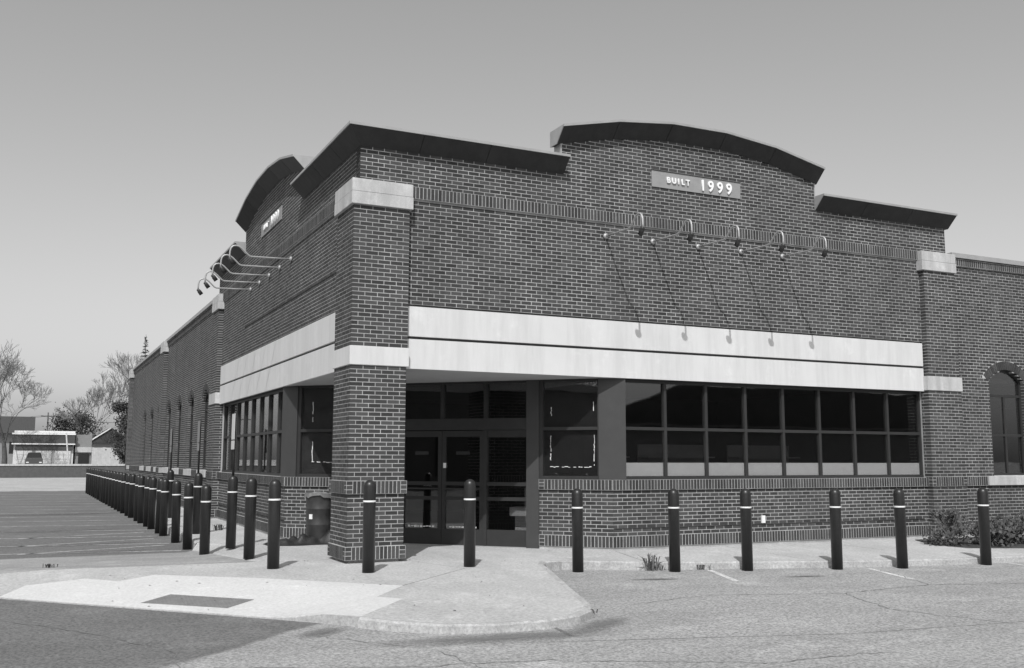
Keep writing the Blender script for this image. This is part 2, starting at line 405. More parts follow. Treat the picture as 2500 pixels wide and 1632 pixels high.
for y in (5.2, 7.0, 9.2, 11.4, 13.6, 15.8, 18.0, 20.4, 22.8, 25.2, 27.6, 30, 33, 36, 39): line(((-1.75, y), (-6.2, y+.75)), .1, 'line2')
for y in (6.1, 8.0, 10.1): line(((-1.9, y+.5), (-4.6, y-.55)), .09, 'line2')
line(((-.05, -6.34), (3.2, -7.3)), .012, 'joint', 'crack_seal'); line(((.62, -5.66), (.52, -6.22)), .05, 'joint', 'crack_seal')
line(((3.2, -7.3), (9.5, -7.9)), .012, 'joint', 'crack_seal')

def crack(P, w, seed):
    """a wandering crack in the lot with uneven width"""
    r = random.Random(seed); pts = []
    for a, b in zip(P[:-1], P[1:]):
        n = max(2, int(math.hypot(b[0]-a[0], b[1]-a[1])/.12))
        for k in range(n): pts.append((a[0]+(b[0]-a[0])*k/n+r.gauss(0, .022), a[1]+(b[1]-a[1])*k/n+r.gauss(0, .022)))
    mb = MB(); z = LOT+.0045
    for k in range(len(pts)):
        a = pts[max(k-1, 0)]; b = pts[min(k+1, len(pts)-1)]; dx, dy = b[0]-a[0], b[1]-a[1]; l = math.hypot(dx, dy) or 1; h = w*r.uniform(.25, 1)/2
        mb.v += [(pts[k][0]-dy/l*h, pts[k][1]+dx/l*h, z), (pts[k][0]+dy/l*h, pts[k][1]-dx/l*h, z)]
    mb.f = [(2*k, 2*k+1, 2*k+3, 2*k+2) for k in range(len(pts)-1)]
    mb.build('asphalt_crack', 'joint', kind='structure')
crack([(2.2, -4.6), (3.6, -4.3), (5.4, -4.9), (7.2, -4.7), (10, -5.6)], .022, 1); crack([(5.4, -4.9), (4.9, -6.2), (5.3, -7.6)], .018, 2)
crack([(-3.0, -6.3), (-1.6, -6.9), (-.2, -7.2), (1.4, -8.1), (3, -8.2)], .02, 3); crack([(-4.8, -2.6), (-3.9, -3.9), (-3.2, -5.4), (-3.3, -6.6)], .016, 4)
crack([(7.2, -4.7), (7.8, -3.6), (8.0, -2.9)], .016, 5); crack([(-1.9, -5.0), (-1.0, -6.3), (-.9, -7.4)], .014, 6); crack([(-5.8, 9.5), (-4.0, 9.9), (-2.2, 9.4)], .03, 7); crack([(-6.5, 15), (-4.0, 16.0), (-1.9, 15.6)], .04, 8)
# ------------------------------------------------------------------ brickwork machinery
BL, BH, JT = .2032, .06773, .0125
BR = []            # every brick: (frame, a0, a1, z0, z1, dface, proud, part)
def rows_intervals(a0, a1, z0, z1, cuts):
    iv = [(a0, a1)]
    zm = (z0+z1)/2
    for c in cuts:
        r = c(zm)
        if r is None: continue
        nv = []
        for s, e in iv:
            if r[1] <= s or r[0] >= e: nv.append((s, e)); continue
            if r[0] > s: nv.append((s, r[0]))
            if r[1] < e: nv.append((r[1], e))
        iv = nv
    return iv
def rect_cut(a0, a1, z0, z1): return lambda z: (a0, a1) if z0 <= z <= z1 else None
def arch_cut(c, hw, z0, zs, rise, grow=0.):
    R = (hw*hw+rise*rise)/(2*rise); zc = zs+rise-R
    def f(z):
        if z < z0: return None
        if z <= zs: return (c-hw, c+hw)
        h2 = (R+grow)**2-(z-zc)**2
        if h2 <= 0: return None
        h = math.sqrt(h2); return (c-h, c+h)
    return f
def brick_rows(F, df, a0, a1, z0, z1, part, cuts=(), limit=None, L=BL, anchor=None, proud=.002, bcuts=()):
    k0 = round(z0/BH); anchor = a0 if anchor is None else anchor
    n = int(round((z1-z0)/BH))
    for r in range(n):
        zz0 = z0+r*BH; zz1 = min(zz0+BH, z1)
        A0, A1 = a0, a1
        if limit:
            q = limit((zz0+zz1)/2)
            if q is None: continue
            A0, A1 = max(a0, q[0]), min(a1, q[1])
        off = anchor-(L/2 if (k0+r) % 2 else 0)
        for s, e in rows_intervals(A0, A1, zz0, zz1, list(cuts)+list(bcuts)):
            i = math.floor((s-off)/L)
            while off+i*L < e:
                b0 = max(s, off+i*L); b1 = min(e, off+(i+1)*L); i += 1
                if b1-b0 < .035: continue
                BR.append((F, b0 if b0 == s else b0+JT/2, b1 if b1 == e else b1-JT/2, zz0+JT/2, zz1-JT/2, df, proud, part))
def soldier(F, df, a0, a1, z0, z1, part, cuts=(), ends=(False, False), proud=.002):
    for s, e in rows_intervals(a0, a1, z0, z1, cuts):
        if ends[0] and s == a0:
            for k in range(3): BR.append((F, s+JT/2, s+.10, z0+(z1-z0)*k/3+JT/2, z0+(z1-z0)*(k+1)/3-JT/2, df, proud, part))
            s += .105
        if ends[1] and e == a1:
            for k in range(3): BR.append((F, e-.10, e-JT/2, z0+(z1-z0)*k/3+JT/2, z0+(z1-z0)*(k+1)/3-JT/2, df, proud, part))
            e -= .105
        n = max(1, round((e-s)/BH)); w = (e-s)/n
        for i in range(n): BR.append((F, s+i*w+JT/2, s+(i+1)*w-JT/2, z0+JT/2, z1-JT/2, df, proud, part))
def backing(mbk, F, df, a0, a1, z0, z1, cuts=(), th=.22, limit=None):
    """mortar body behind the bricks, in merged blocks"""
    n = max(1, int(round((z1-z0)/BH))); prev = None; zs = z0
    for r in range(n+1):
        if r < n:
            zz0 = z0+(z1-z0)*r/n; zz1 = z0+(z1-z0)*(r+1)/n; A0, A1 = a0, a1
            if limit:
                q = limit((zz0+zz1)/2); iv = [] if q is None else rows_intervals(max(a0, q[0]), min(a1, q[1]), zz0, zz1, cuts)
            else: iv = rows_intervals(A0, A1, zz0, zz1, cuts)
        else: iv = None; zz0 = z1
        if iv != prev:
            if prev:
                for s, e in prev: mbk.box(F, s, e, df, df+th, zs, zz0)
            prev = iv; zs = zz0

store = empty('store_building', 'vacant single-storey brick corner store with arched parapets and white fascia band', 'building', (0, 0, 0))
PARTS = {}
def part(name, key): PARTS[key] = (name, MB()); return key

# ---- corner pier
P0, P1 = .93, .95
k = part('corner_pier', 'pier'); mbk = PARTS[k][1]
mbk.box(W0, .0, P0, .0, P0, -.0, 3.048); mbk.box(W0, .05, P0-.05, .05, P0-.05, -.12, 0)
mbk.box(W0, .0, P1, .0, P1, 3.353, 5.66)
PF = [FR, FL]
for F in (FR, FL):
    Lp = P0/4.5
    S1, S2 = F, F.right(P0, 0)
    for FF in (S1, S2):
        anch = 0 if FF in (FR, FL) else Lp/2
        brick_rows(FF, 0, 0, P0, .2032, 1.016, k, L=Lp, anchor=anch)
        brick_rows(FF, 0, 0, P0, 1.2192, 3.048, k, L=Lp, anchor=anch)
    Lq = P1/4.5
    brick_rows(F, 0, 0, P1, 3.353, 5.66, k, L=Lq)
    brick_rows(F.right(P1, 0), 0, 0, .13, 3.353, 5.66, k, L=.26)
for z0, z1, e in ((.0, .2032, .03), (1.016, 1.2192, .034)):
    mbk.box(W0, -e, P0+e, -e, P0+e, z0+.001, z1-.001)
    for F in (FR, FL):
        o = F.p(-e, -e, 0)[:2]; G = Frame(o, F.a, F.d)
        soldier(G, 0, 0, P0+2*e, z0, z1, k, ends=(True, True))
        soldier(G.right(P0+2*e, 0), 0, 0, P0+2*e, z0, z1, k, ends=(True, True))
# ---- two street fronts (same design, mirrored about the corner) and wings
ARC_R, ARC_T, GC = 11.5, 7.665, 6.87
GA0, GA1 = 3.9, 9.84
def gable_lim(z):
    if z > ARC_T: return None
    h = math.sqrt(max(0, ARC_R**2-(z-(ARC_T-ARC_R))**2)); return (max(GA0, GC-h), min(GA1, GC+h))
WIN_L = [15.5, 18.4, 21.3, 24.15, 27.1, 29.95, 32.8]
WIN_R = [15.36, 18.2, 21.05]
AW, ASP, ARI = .575, 3.36, .245
def front(F, side):
    fw_ = part('wall', side+'upper'); m1 = PARTS[fw_][1]
    cj = [rect_cut(GA0-.005, GA0+.005, 4.0, 6.7), rect_cut(GA1-.005, GA1+.005, 4.0, 6.7)]
    backing(m1, F, .13, .13 if side == 'R' else .139, 13.6, 4.105, 6.69)
    backing(m1, F, .13, GA0, GA1, 6.69, 7.72, limit=gable_lim)
    brick_rows(F, .13, .13, 13.6, 4.105, 5.893, fw_, bcuts=[rect_cut(0, .9, 0, 9), rect_cut(12.8, 14, 0, 9)], anchor=.13)
    brick_rows(F, .13, .13, 13.6, 6.096, 6.77, fw_, anchor=.13)
    brick_rows(F, .13, GA0, GA1, 6.096+BH*10, 7.72, fw_, limit=gable_lim, anchor=.13)
    m1.box(F, .95, 12.72, .088, .13, 5.893, 6.096); soldier(F, .088, .95, 12.72, 5.893, 6.096, fw_)
    brick_rows(F.right(13.6, .13), 0, 0, .22, 6.096, 6.69, fw_)
    # low wall under the windows
    lw = part('low_wall', side+'low'); m2 = PARTS[lw][1]
    backing(m2, F, .17, 4.93, 12.75, -.12, 1.2)
    brick_rows(F, .17, 4.93, 12.75, .2032, 1.016, lw, anchor=4.93)
    m2.box(F, 4.925, 12.75, .155, .17, 0, .2032); soldier(F, .155, 4.925, 12.75, 0, .2032, lw)
    m2.box(F, 4.915, 12.75, .135, .17, 1.016, 1.2); soldier(F, .135, 4.915, 12.75, 1.016, 1.203, lw)
    # far pilaster
    pl = part('pilaster', side+'pil'); m3 = PARTS[pl][1]
    for (z0, z1, g) in ((-.12, 3.048, .03), (3.353, 5.66, 0)):
        m3.box(F, 12.75-g, 13.68+g, 0, .3, z0, z1)
    for (z0, z1, g) in ((.2032, 1.016, .03), (1.2192, 3.048, .03), (3.353, 5.66, 0)):
        brick_rows(F, 0, 12.75-g, 13.68+g, z0, z1, pl, L=(.93+2*g)/4.5)
        brick_rows(F.left(12.75-g, 0), 0, 0, .2, z0, z1, pl, L=.3); brick_rows(F.right(13.68+g, 0), 0, 0, .2, z0, z1, pl, L=.3)
    for z0, z1 in ((0, .2032), (1.016, 1.2192)):
        m3.box(F, 12.70, 13.73, -.018, .2, z0, z1); soldier(F, -.018, 12.70, 13.73, z0, z1, pl, ends=(True, True)); soldier(F.left(12.70, -.018), 0, 0, .18, z0, z1, pl, ends=(True, False))
    # wing
    wg = part('wing_wall', side+'wing'); m4_ = PARTS[wg][1]
    wins = WIN_L if side == 'L' else WIN_R; end = 40.0 if side == 'L' else 25.0
    oc = [arch_cut(c, AW, 1.22, ASP, ARI) for c in wins]; bc = [arch_cut(c, AW, 1.22, ASP, ARI, .195) for c in wins]
    # ring: widen the cut above the spring only
    backing(m4_, F, .15, 13.68, end, -.12, 6.05, cuts=oc)
    pil2 = [(25.1, 26.03), (39.05, 40.0)] if side == 'L' else []
    brick_rows(F, .15, 13.71, end, .2032, 1.016, wg, anchor=13.71)
    brick_rows(F, .15, 13.71, end, 1.2192, 5.87, wg, bcuts=bc, anchor=13.71)
    sc = [rect_cut(c-.83, c+.83, 0, 2) for c in wins]
    for s, e in rows_intervals(13.71, end, 1.016, 1.2192, sc): m4_.box(F, s, e, .115, .15, 1.016, 1.2192)
    soldier(F, .115, 13.73, end, 1.016, 1.2192, wg, cuts=sc)
    m4_.box(F, 13.73, end, .135, .15, 0, .2032); soldier(F, .135, 13.73, end, 0, .2032, wg)
    m4_.box(F, 13.70, end, .105, .15, 5.875, 6.035); soldier(F, .105, 13.70, end, 5.875, 6.03, wg)
    for c in wins:
        # jamb returns and the arch ring
        for G, zt in ((F.right(c-AW, .15), ASP), (F.left(c+AW, .15), ASP)): brick_rows(G, 0, 0, .10, 1.2192, zt, wg, L=.2)
        R = (AW*AW+ARI*ARI)/(2*ARI); zc = ASP+ARI-R; t0 = math.asin(AW/R); n = 23
        for i in range(n):
            ta = -t0*1.06+2*t0*1.06*(i+.08)/n; tb = -t0*1.06+2*t0*1.06*(i+.92)/n
            pts = [(R, ta), (R, tb), (R+.19, tb), (R+.19, ta)]
            vs = [F.p(c+r*math.sin(t), d, zc+r*math.cos(t)) for d in (.142, .24) for r, t in pts]
            ARCHB[side].add(vs, [(0, 1, 2, 3), (7, 6, 5, 4), (0, 4, 5, 1), (1, 5, 6, 2), (2, 6, 7, 3), (3, 7, 4, 0)], not F.flip)
    for a, b in pil2:
        pl = part('pilaster', side+'pil%d' % a); m3 = PARTS[pl][1]
        m3.box(F, a, b, 0, .3, -.12, 5.66)
        brick_rows(F, 0, a, b, .2032, 1.016, pl, L=.93/4.5); brick_rows(F, 0, a, b, 1.2192, 5.66, pl, L=.93/4.5)
        brick_rows(F.left(a, 0), 0, 0, .15, .2032, 5.66, pl, L=.3)
        m3.box(F, a-.02, b+.02, -.018, .2, 1.016, 1.2192); soldier(F, -.018, a-.02, b+.02, 1.016, 1.2192, pl)
        m3.box(F, a-.02, b+.02, -.018, .2, 0, .2032); soldier(F, -.018, a-.02, b+.02, 0, .2032, pl)
ARCHB = {'R': MB(), 'L': MB()}
front(FR, 'R'); front(FL, 'L')
# ---- diagonal low walls either side of the entrance
DL = 6.647
for s0, s1, e in ((-.042, 1.335, (False, True)), (DL-1.335, DL+.042, (True, False))):
    k = part('low_wall', 'Dlow%d' % s0); md = PARTS[k][1]
    backing(md, FD, 0, s0, s1, -.12, 1.2)
    brick_rows(FD, 0, s0, s1, .2032, 1.016, k)
    md.box(FD, s0, s1, -.015, 0, 0, .2032); soldier(FD, -.015, s0, s1, 0, .2032, k, ends=e)
    md.box(FD, s0, s1, -.035, 0, 1.016, 1.2); soldier(FD, -.035, s0, s1, 1.016, 1.203, k, ends=e)
    G = FD.left(s0, 0) if e[0] else FD.right(s1, 0)
    brick_rows(G, 0, 0, .2, .2032, 1.016, k)

# ---- materialise: part bodies, the 300 bricks that show largest, the rest of each part as one mesh
PO = {}
for key, (name, mb) in PARTS.items(): PO[key] = mb.build(name, 'mortar', store)
def pix(p):
    d = Vector(p)-Vector(CAM); z = d.dot(fw)
    if z < .1: return None
    return (1250+FPX*d.dot(rt2)/z, 816-FPX*d.dot(up2)/z)
score = []
for i, (F, a0, a1, z0, z1, df, pr, prt) in enumerate(BR):
    c = F.p((a0+a1)/2, df, (z0+z1)/2); out = (-F.d[0], -F.d[1])
    if (CAM[0]-c[0])*out[0]+(CAM[1]-c[1])*out[1] <= 0: continue
    q = [pix(F.p(a, df, z)) for a, z in ((a0, z0), (a1, z0), (a1, z1), (a0, z1))]
    if any(t is None for t in q) or not (0 < q[0][0] < 2500 and 0 < q[0][1] < 1632): continue
    ar = abs(sum(q[j][0]*q[(j+1) % 4][1]-q[(j+1) % 4][0]*q[j][1] for j in range(4)))/2
    score.append((ar, i))
score.sort(reverse=True)
single = set(i for _, i in score[:300])
cache = {}
rest = {key: MB() for key in PARTS}
FB = [(0, 1, 5, 4), (1, 3, 7, 5), (3, 2, 6, 7), (2, 0, 4, 6), (4, 5, 7, 6), (0, 2, 3, 1)]
for i, (F, a0, a1, z0, z1, df, pr, prt) in enumerate(BR):
    h = random.uniform(-.0008, .0008)
    if i in single:
        L_, H_ = round(a1-a0, 3), round(z1-z0, 3)
        if (L_, H_) not in cache:
            mb = MB(); mb.box(W0, -L_/2, L_/2, -pr, .03, -H_/2, H_/2); me = mb.mesh('brick'); me.materials.append(M['brick1']); cache[(L_, H_)] = me
        o = bpy.data.objects.new('brick', cache[(L_, H_)]); col.objects.link(o); o.parent = PO[prt]
        c = F.p((a0+a1)/2, df+h, (z0+z1)/2); o.location = c
        o.rotation_euler = (0, 0, math.atan2(-F.d[0], F.d[1]))
    else:
        mb = rest[prt]
        vs = [F.p(a, d, z) for z in (z0, z1) for d in (df-pr+h, df+.015) for a in (a0, a1)]
        mb.add(vs, FB if True else FB, F.flip)
for key, mb in rest.items():
    if mb.f: mb.build('brickwork', 'brick', PO[key], kind='stuff')
for sd in 'RL': ARCHB[sd].build('arch_brickwork', 'brick', PO[sd+'wing'], kind='stuff')

# ---- stone bands and caps
def bevel_obj(o, w=.006):
    b = o.modifiers.new('bevel', 'BEVEL'); b.width = w; b.segments = 2; b.limit_method = 'ANGLE'
def stones(F, a0, a1, d0, d1, zs, nm, parent):
    for z0, z1, e in zs: bevel_obj(box(nm, 'stone', parent, F, a0-e, a1+e, d0-e, d1, z0, z1))
for z0, z1, e in ((3.050, 3.352, .022),):
    bevel_obj(box('stone_band', 'stucco', PO['pier'], W0, -e, P1+e, -e, P1+e, z0, z1))
for z0, z1, e in ((5.662, 5.868, .05), (5.872, 6.085, .045)):
    mb = MB(); mb.box(W0, -e, P1+e, -e, P1+e, z0, z1); bevel_obj(mb.build('stone_cap', 'stone', PO['pier']))
for F, sd in ((FR, 'R'), (FL, 'L')):
    pa_ = PO[sd+'pil']
    stones(F, 12.72, 13.71, 0, .145, [(3.050, 3.352, .025)], 'stone_band', pa_)
    L2 = [(12.72, 13.68)]+([(25.08, 26.05), (39.03, 40.02)] if sd == 'L' else [])
    for a, b in L2: stones(F, a, b, 0, .3, [(5.662, 5.868, .04), (5.872, 6.085, .035)], 'stone_cap', pa_ if a < 13 else PO['Lpil%d' % (a+.05)])
    # fascia band: two stucco courses with a recessed groove, dark gap above
    fb = box('fascia_band', 'flash', store, F, .951, 12.72, .15, .34, 3.04, 4.10)
    for z0, z1 in ((3.03, 3.523), (3.568, 4.066)): bevel_obj(box('fascia_course', 'stucco', fb, F, .952, 12.715, .10, .152, z0, z1), .004)
    # cornice panels and their metal cap
    def cornice(cuts, zf, c0=None, name='cornice_panel'):
        n = len(cuts)-1
        for i in range(n):
            a, b = cuts[i], cuts[i+1]
            za, zb = zf(a), zf(b)
            def sec(a_, z, sgn):
                g = .004*sgn
                pts = [(.121, z), (-.13, z+.25), (.37, z+.25), (.37, z)]
                if c0 is not None and i == 0 and sgn > 0: return [(d, d, zz) for d, zz in pts]
                return [(a_+g, d, zz) for d, zz in pts]
            MB().section(F, sec(a, za, 1), sec(b, zb, -1)).build(name, 'cornice', store)
            def cap(a_, z):
                pts = [(-.148, z+.251), (-.148, z+.295), (.40, z+.295), (.40, z+.251)]
                if c0 is not None and i == 0 and a_ == a: return [(d, d, zz) for d, zz in pts]
                return [(a_, d, zz) for d, zz in pts]
            MB().section(F, cap(a, za), cap(b, zb)).build('cornice_cap', 'coping', store)
    cornice([0, 1.15, 2.38, 3.93], lambda a: 6.69, c0=True)
    gc = [3.80, 4.98, 6.17, 7.43, 8.66, 9.92]
    arc = lambda a: ARC_T-ARC_R+math.sqrt(ARC_R**2-(a-GC)**2)-.005
    cornice(gc, arc)
    for a_, z_ in ((3.795, arc(3.80)), (9.855, 6.69)):                # pale metal end closures
        q = [(.121, z_-.004), (-.134, z_+.252), (.37, z_+.252), (.37, z_-.004)]
        MB().section(F, [(a_-.012, d, z) for d, z in q], [(a_+.004, d, z) for d, z in q]).build('end_closure', 'coping', store)
    cornice([9.86, 11.1, 12.4, 13.72], lambda a: 6.69)
    box('parapet_cladding', 'coping', store, F, 3.872, 3.897, .124, .375, 6.70, 7.27)
    box('parapet_cladding', 'coping', store, F, 9.845, 9.87, .124, .375, 6.70, 7.27)
    end = 40.0 if sd == 'L' else 25.0
    for j in range(int((end-13.7)/3)+1):
        a = 13.72+3*j; b = min(a+2.992, end+.05)
        if b > a: box('coping', 'coping', PO[sd+'wing'], F, a, b, .06, .42, 6.052, 6.155)
    # flashing lines
    box('flashing', 'flash', PO[sd+'low'], F, 4.95, 12.6, .157, .172, .336, .342)
    if sd == 'L': box('flashing', 'flash', PO[sd+'upper'], F, 1.0, 9.6, .118, .132, 4.78, 4.788)
    # date plaque with raised letters
    pq = box('date_plaque', 'plaque', store, F, 5.83, 7.92, .112, .14, 6.70, 7.02)
    box('plaque_lintel', 'flash', pq, F, 5.82, 7.93, .10, .14, 7.021, 7.034)
    def letter(ch, a, z, size, sx):
        cu = bpy.data.curves.new('raised_letter', 'FONT'); cu.body = ch; cu.size = size; cu.extrude = .012; cu.offset = .006 if size > .2 else .004; cu.align_x = 'CENTER'
        to = bpy.data.objects.new('tmp', cu); col.objects.link(to)
        dg = bpy.context.evaluated_depsgraph_get(); me = bpy.data.meshes.new_from_object(to.evaluated_get(dg))
        bpy.data.objects.remove(to)
        me.materials.clear(); me.materials.append(M['letter'])
        o = bpy.data.objects.new('raised_letter', me); col.objects.link(o); o.parent = pq
        p = F.p(a, .097, z)
        if sd == 'R': R3 = Matrix(((1, 0, 0), (0, 0, -1), (0, 1, 0)))
        else: R3 = Matrix(((0, 0, -1), (-1, 0, 0), (0, 1, 0)))
        o.matrix_local = Matrix.Translation(p) @ R3.to_4x4() @ Matrix.Diagonal((sx, 1, 1, 1))
    tx = [('B', 6.20), ('U', 6.325), ('I', 6.43), ('L', 6.53), ('T', 6.645)]
    for ch, a in tx: letter(ch, a if sd == 'R' else 2*GC+.005-a, 6.81, .155, .95)
    for ch, a in (('1', 7.00), ('9', 7.19), ('9', 7.41), ('9', 7.63)): letter(ch, a if sd == 'R' else 2*GC+.005-a, 6.757, .30, .95)

# ---- windows of the two fronts
def pane(parent, F, a0, a1, z0, z1, d=.29): return box('pane', 'glass', parent, F, a0, a1, d, d+.006, z0, z1)
for F, sd in ((FR, 'R'), (FL, 'L')):
    wd = box('window_band', 'frame', store, F, 5.16, 12.75, .235, .33, 1.2005, 1.258)
    box('frame_head', 'frame', wd, F, 5.16, 12.75, .24, .33, 2.972, 3.032)
    nb = 8; a0, a1 = 5.20, 12.70; w = (a1-a0)/nb
    for i in range(nb+1): box('mullion', 'frame', wd, F, a0+i*w-.03, a0+i*w+.03, .243, .329, 1.26, 2.970)
    for i in range(nb):
        s, e = a0+i*w+.031, a0+(i+1)*w-.031
        box('transom', 'frame', wd, F, s, e, .246, .328, 2.10, 2.158)
        pane(wd, F, s, e, 1.26, 2.098); pane(wd, F, s, e, 2.16, 2.970)
        if sd == 'R': box('white_panel', 'panel', wd, F, s, e, .299, .309, 1.262, 1.505)
    # clad corner column
    p1 = FD.p(.2 if sd == 'R' else DL-.2, -.03, 0)[:2]; p2 = F.p(5.19, .12, 0)[:2]; p3 = F.p(5.19, .34, 0)[:2]; p4 = FD.p(.2 if sd == 'R' else DL-.2, .12, 0)[:2]
    P_ = [p1, p2, p3, p4]
    if sd == 'L': P_ = P_[::-1]
    MB().prism(P_, 1.2035, 3.0295).build('clad_column', 'clad', store)
    # arched wing windows
    for c in (WIN_L if sd == 'L' else WIN_R):
        R = (AW*AW+ARI*ARI)/(2*ARI); zc = ASP+ARI-R; th = math.asin(AW/R)
        aw = box('arched_window', 'frame', store, F, c-AW+.001, c+AW-.001, .235, .30, 1.222, 1.285)
        for s in (-1, 1): box('jamb', 'frame', aw, F, min(c+s*AW, c+s*(AW-.05))+.001, max(c+s*AW, c+s*(AW-.05))-.001, .237, .299, 1.286, ASP)
        box('mullion', 'frame', aw, F, c-.027, c+.027, .24, .298, 1.286, 2.985)
        for z in (2.10, 2.985): box('transom', 'frame', aw, F, c-AW+.051, c+AW-.051, .2385, .2975, z, z+.055)
        for s in (-1, 1):
            x0, x1 = sorted((c+s*.028, c+s*(AW-.051)))
            pane(aw, F, x0, x1, 1.286, 2.099, .262); pane(aw, F, x0, x1, 2.156, 2.984, .262)
        n = 12; arcp = [(c+(R-.05)*math.sin(th*(2*i/n-1)), zc+(R-.05)*math.cos(th*(2*i/n-1))) for i in range(n+1)]
        arco = [(c+R*math.sin(th*(2*i/n-1)), zc+R*math.cos(th*(2*i/n-1))) for i in range(n+1)]
        poly = [(c-AW+.051, 3.041)]+[q for q in arcp if abs(q[0]-c) < AW-.05]+[(c+AW-.051, 3.041)]
        mb = MB(); mb.section(F, [(a, .262, z) for a, z in poly][::-1], [(a, .268, z) for a, z in poly][::-1]); mb.build('pane', 'glass', aw)
        mb = MB()
        for i in range(n):
            q = [arco[i], arco[i+1], arcp[i+1], arcp[i]]; mb.section(F, [(a, .238, z) for a, z in q], [(a, .299, z) for a, z in q])
        mb.build('arch_frame', 'frame', aw)
        # intrados reveal
        mb = MB()
        for i in range(n):
            q = [(arco[i][0], arco[i][1]+.03), (arco[i+1][0], arco[i+1][1]+.03), arco[i+1], arco[i]]; mb.section(F, [(a, .17, z) for a, z in q], [(a, .36, z) for a, z in q])
        mb.build('arch_soffit', 'brick', aw)
        bevel_obj(box('stone_sill', 'stone', aw, F, c-.81, c+.81, .09, .24, 1.02, 1.2195))
# ---- entrance across the corner
ent = box('entrance', 'frame', store, FD, 1.585, 5.065, .0, .16, 2.112, 2.328)
for s in (1.338, 5.069): box('jamb_panel', 'clad', ent, FD, s, s+.243, -.02, .20, -.05, 3.028)
box('frame_head', 'frame', ent, FD, 1.582, 5.067, .03, .14, 2.985, 3.027)
for s in (2.413, 3.30, 4.19): box('transom_mullion', 'frame', ent, FD, s-.035, s+.035, .03, .14, 2.329, 2.984)
for a, b in ((1.582, 2.377), (2.449, 3.264), (3.336, 4.154), (4.226, 5.067)): pane(ent, FD, a, b, 2.33, 2.983, .09)
for s in (2.413, 4.19): box('door_post', 'frame', ent, FD, s-.035, s+.035, .02, .15, -.05, 2.111)
for a, b in ((1.582, 2.377), (4.226, 5.067)):                      # side lights
    sl = box('side_light', 'frame', ent, FD, a, b, .035, .135, -.05, .26)
    for z0, z1 in ((.795, .86), (1.068, 1.137), (1.975, 2.111)): box('rail', 'frame', sl, FD, a, b, .04, .13, z0, z1)
    for z0, z1 in ((.261, .794), (.861, 1.067), (1.138, 1.974)): pane(sl, FD, a, b, z0, z1, .085)
for a, b, hs in ((2.452, 3.296, 1), (3.304, 4.152, -1)):           # the two door leaves
    dr = box('door', 'frame', ent, FD, a, b, .045, .10, -.04, .255)
    box('door_stile', 'frame', dr, FD, a, a+.075, .045, .10, .256, 2.10); box('door_stile', 'frame', dr, FD, b-.075, b, .045, .10, .256, 2.10)
    for z0, z1 in ((.795, .86), (1.068, 1.137), (1.985, 2.10)): box('rail', 'frame', dr, FD, a+.076, b-.076, .046, .099, z0, z1)
    for z0, z1 in ((.257, .794), (.861, 1.067), (1.138, 1.984)): pane(dr, FD, a+.076, b-.076, z0, z1, .07)
    box('push_bar', 'frame', dr, FD, a+.05, b-.05, -.01, .02, .99, 1.02)
    c = (a+b)/2-.11*hs*0
    box('black_label', 'black', dr, FD, c-.14, c+.14, .060, .068, 1.645, 1.71)
    mb = MB()
    for i in range(9): mb.box(FD, c-.28+i*.062+random.uniform(0, .01), c-.28+i*.062+.05, .062, .068, .285+random.uniform(-.012, .006), .30+random.uniform(0, .012))
    mb.build('tape_residue', 'tape', dr)
box('sticker', 'white', ent, FD, 3.21, 3.268, .038, .044, 1.395, 1.49)
# windows beside the doors
for s0, s1 in ((.20, 1.337), (DL-1.337, DL-.20)):
    fwd = box('entrance_window', 'frame', store, FD, s0, s1, -.005, .12, 1.2035, 1.262)
    for a, b in ((s0, s0+.03), (s1-.07, s1)): box('jamb', 'frame', fwd, FD, a, b, .0, .118, 1.263, 3.027)
    box('frame_head', 'frame', fwd, FD, s0+.031, s1-.071, .002, .117, 2.985, 3.027)
    box('transom', 'frame', fwd, FD, s0+.031, s1-.071, .003, .116, 2.096, 2.153)
    pane(fwd, FD, s0+.031, s1-.071, 1.263, 2.095, .06); pane(fwd, FD, s0+.031, s1-.071, 2.154, 2.984, .06)
    box('backing_board', 'board' if s0 > 2 else 'board_dark', fwd, FD, s0+.031, s1-.071, .075, .085, 1.263, 2.984)
    def residue(a0, a1, z0, z1, horiz):
        mb = MB(); t = 0.; rnd = random.Random(int(a0*1000+z0*77))
        L_ = (a1-a0) if horiz else (z1-z0)
        while t < L_:
            l = rnd.uniform(.015, .07); w = rnd.uniform(.005, .016); o_ = rnd.uniform(-.006, .006)
            if rnd.random() < .8:
                if horiz: mb.box(FD, a0+t, a0+t+l, .052, .058, z0+o_, z0+o_+w)
                else: mb.box(FD, a0+o_, a0+o_+w, .052, .058, z0+t, z0+t+l)
            t += l*.85+rnd.uniform(0, .015)
        if mb.f: mb.build('tape_residue', 'tape', fwd)
    if s0 < 2:
        residue(.30, .31, 1.45, 1.98, False); residue(1.125, 1.135, 1.45, 1.98, False); residue(.30, 1.13, 1.42, 1.44, True)
        residue(.31, .32, 2.40, 2.62, False); residue(1.115, 1.12, 2.36, 2.50, False)
    else:
        residue(6.12, 6.13, 1.5, 1.9, False); residue(5.55, 6.1, 1.49, 1.5, True); residue(6.13, 6.14, 2.3, 2.75, False)
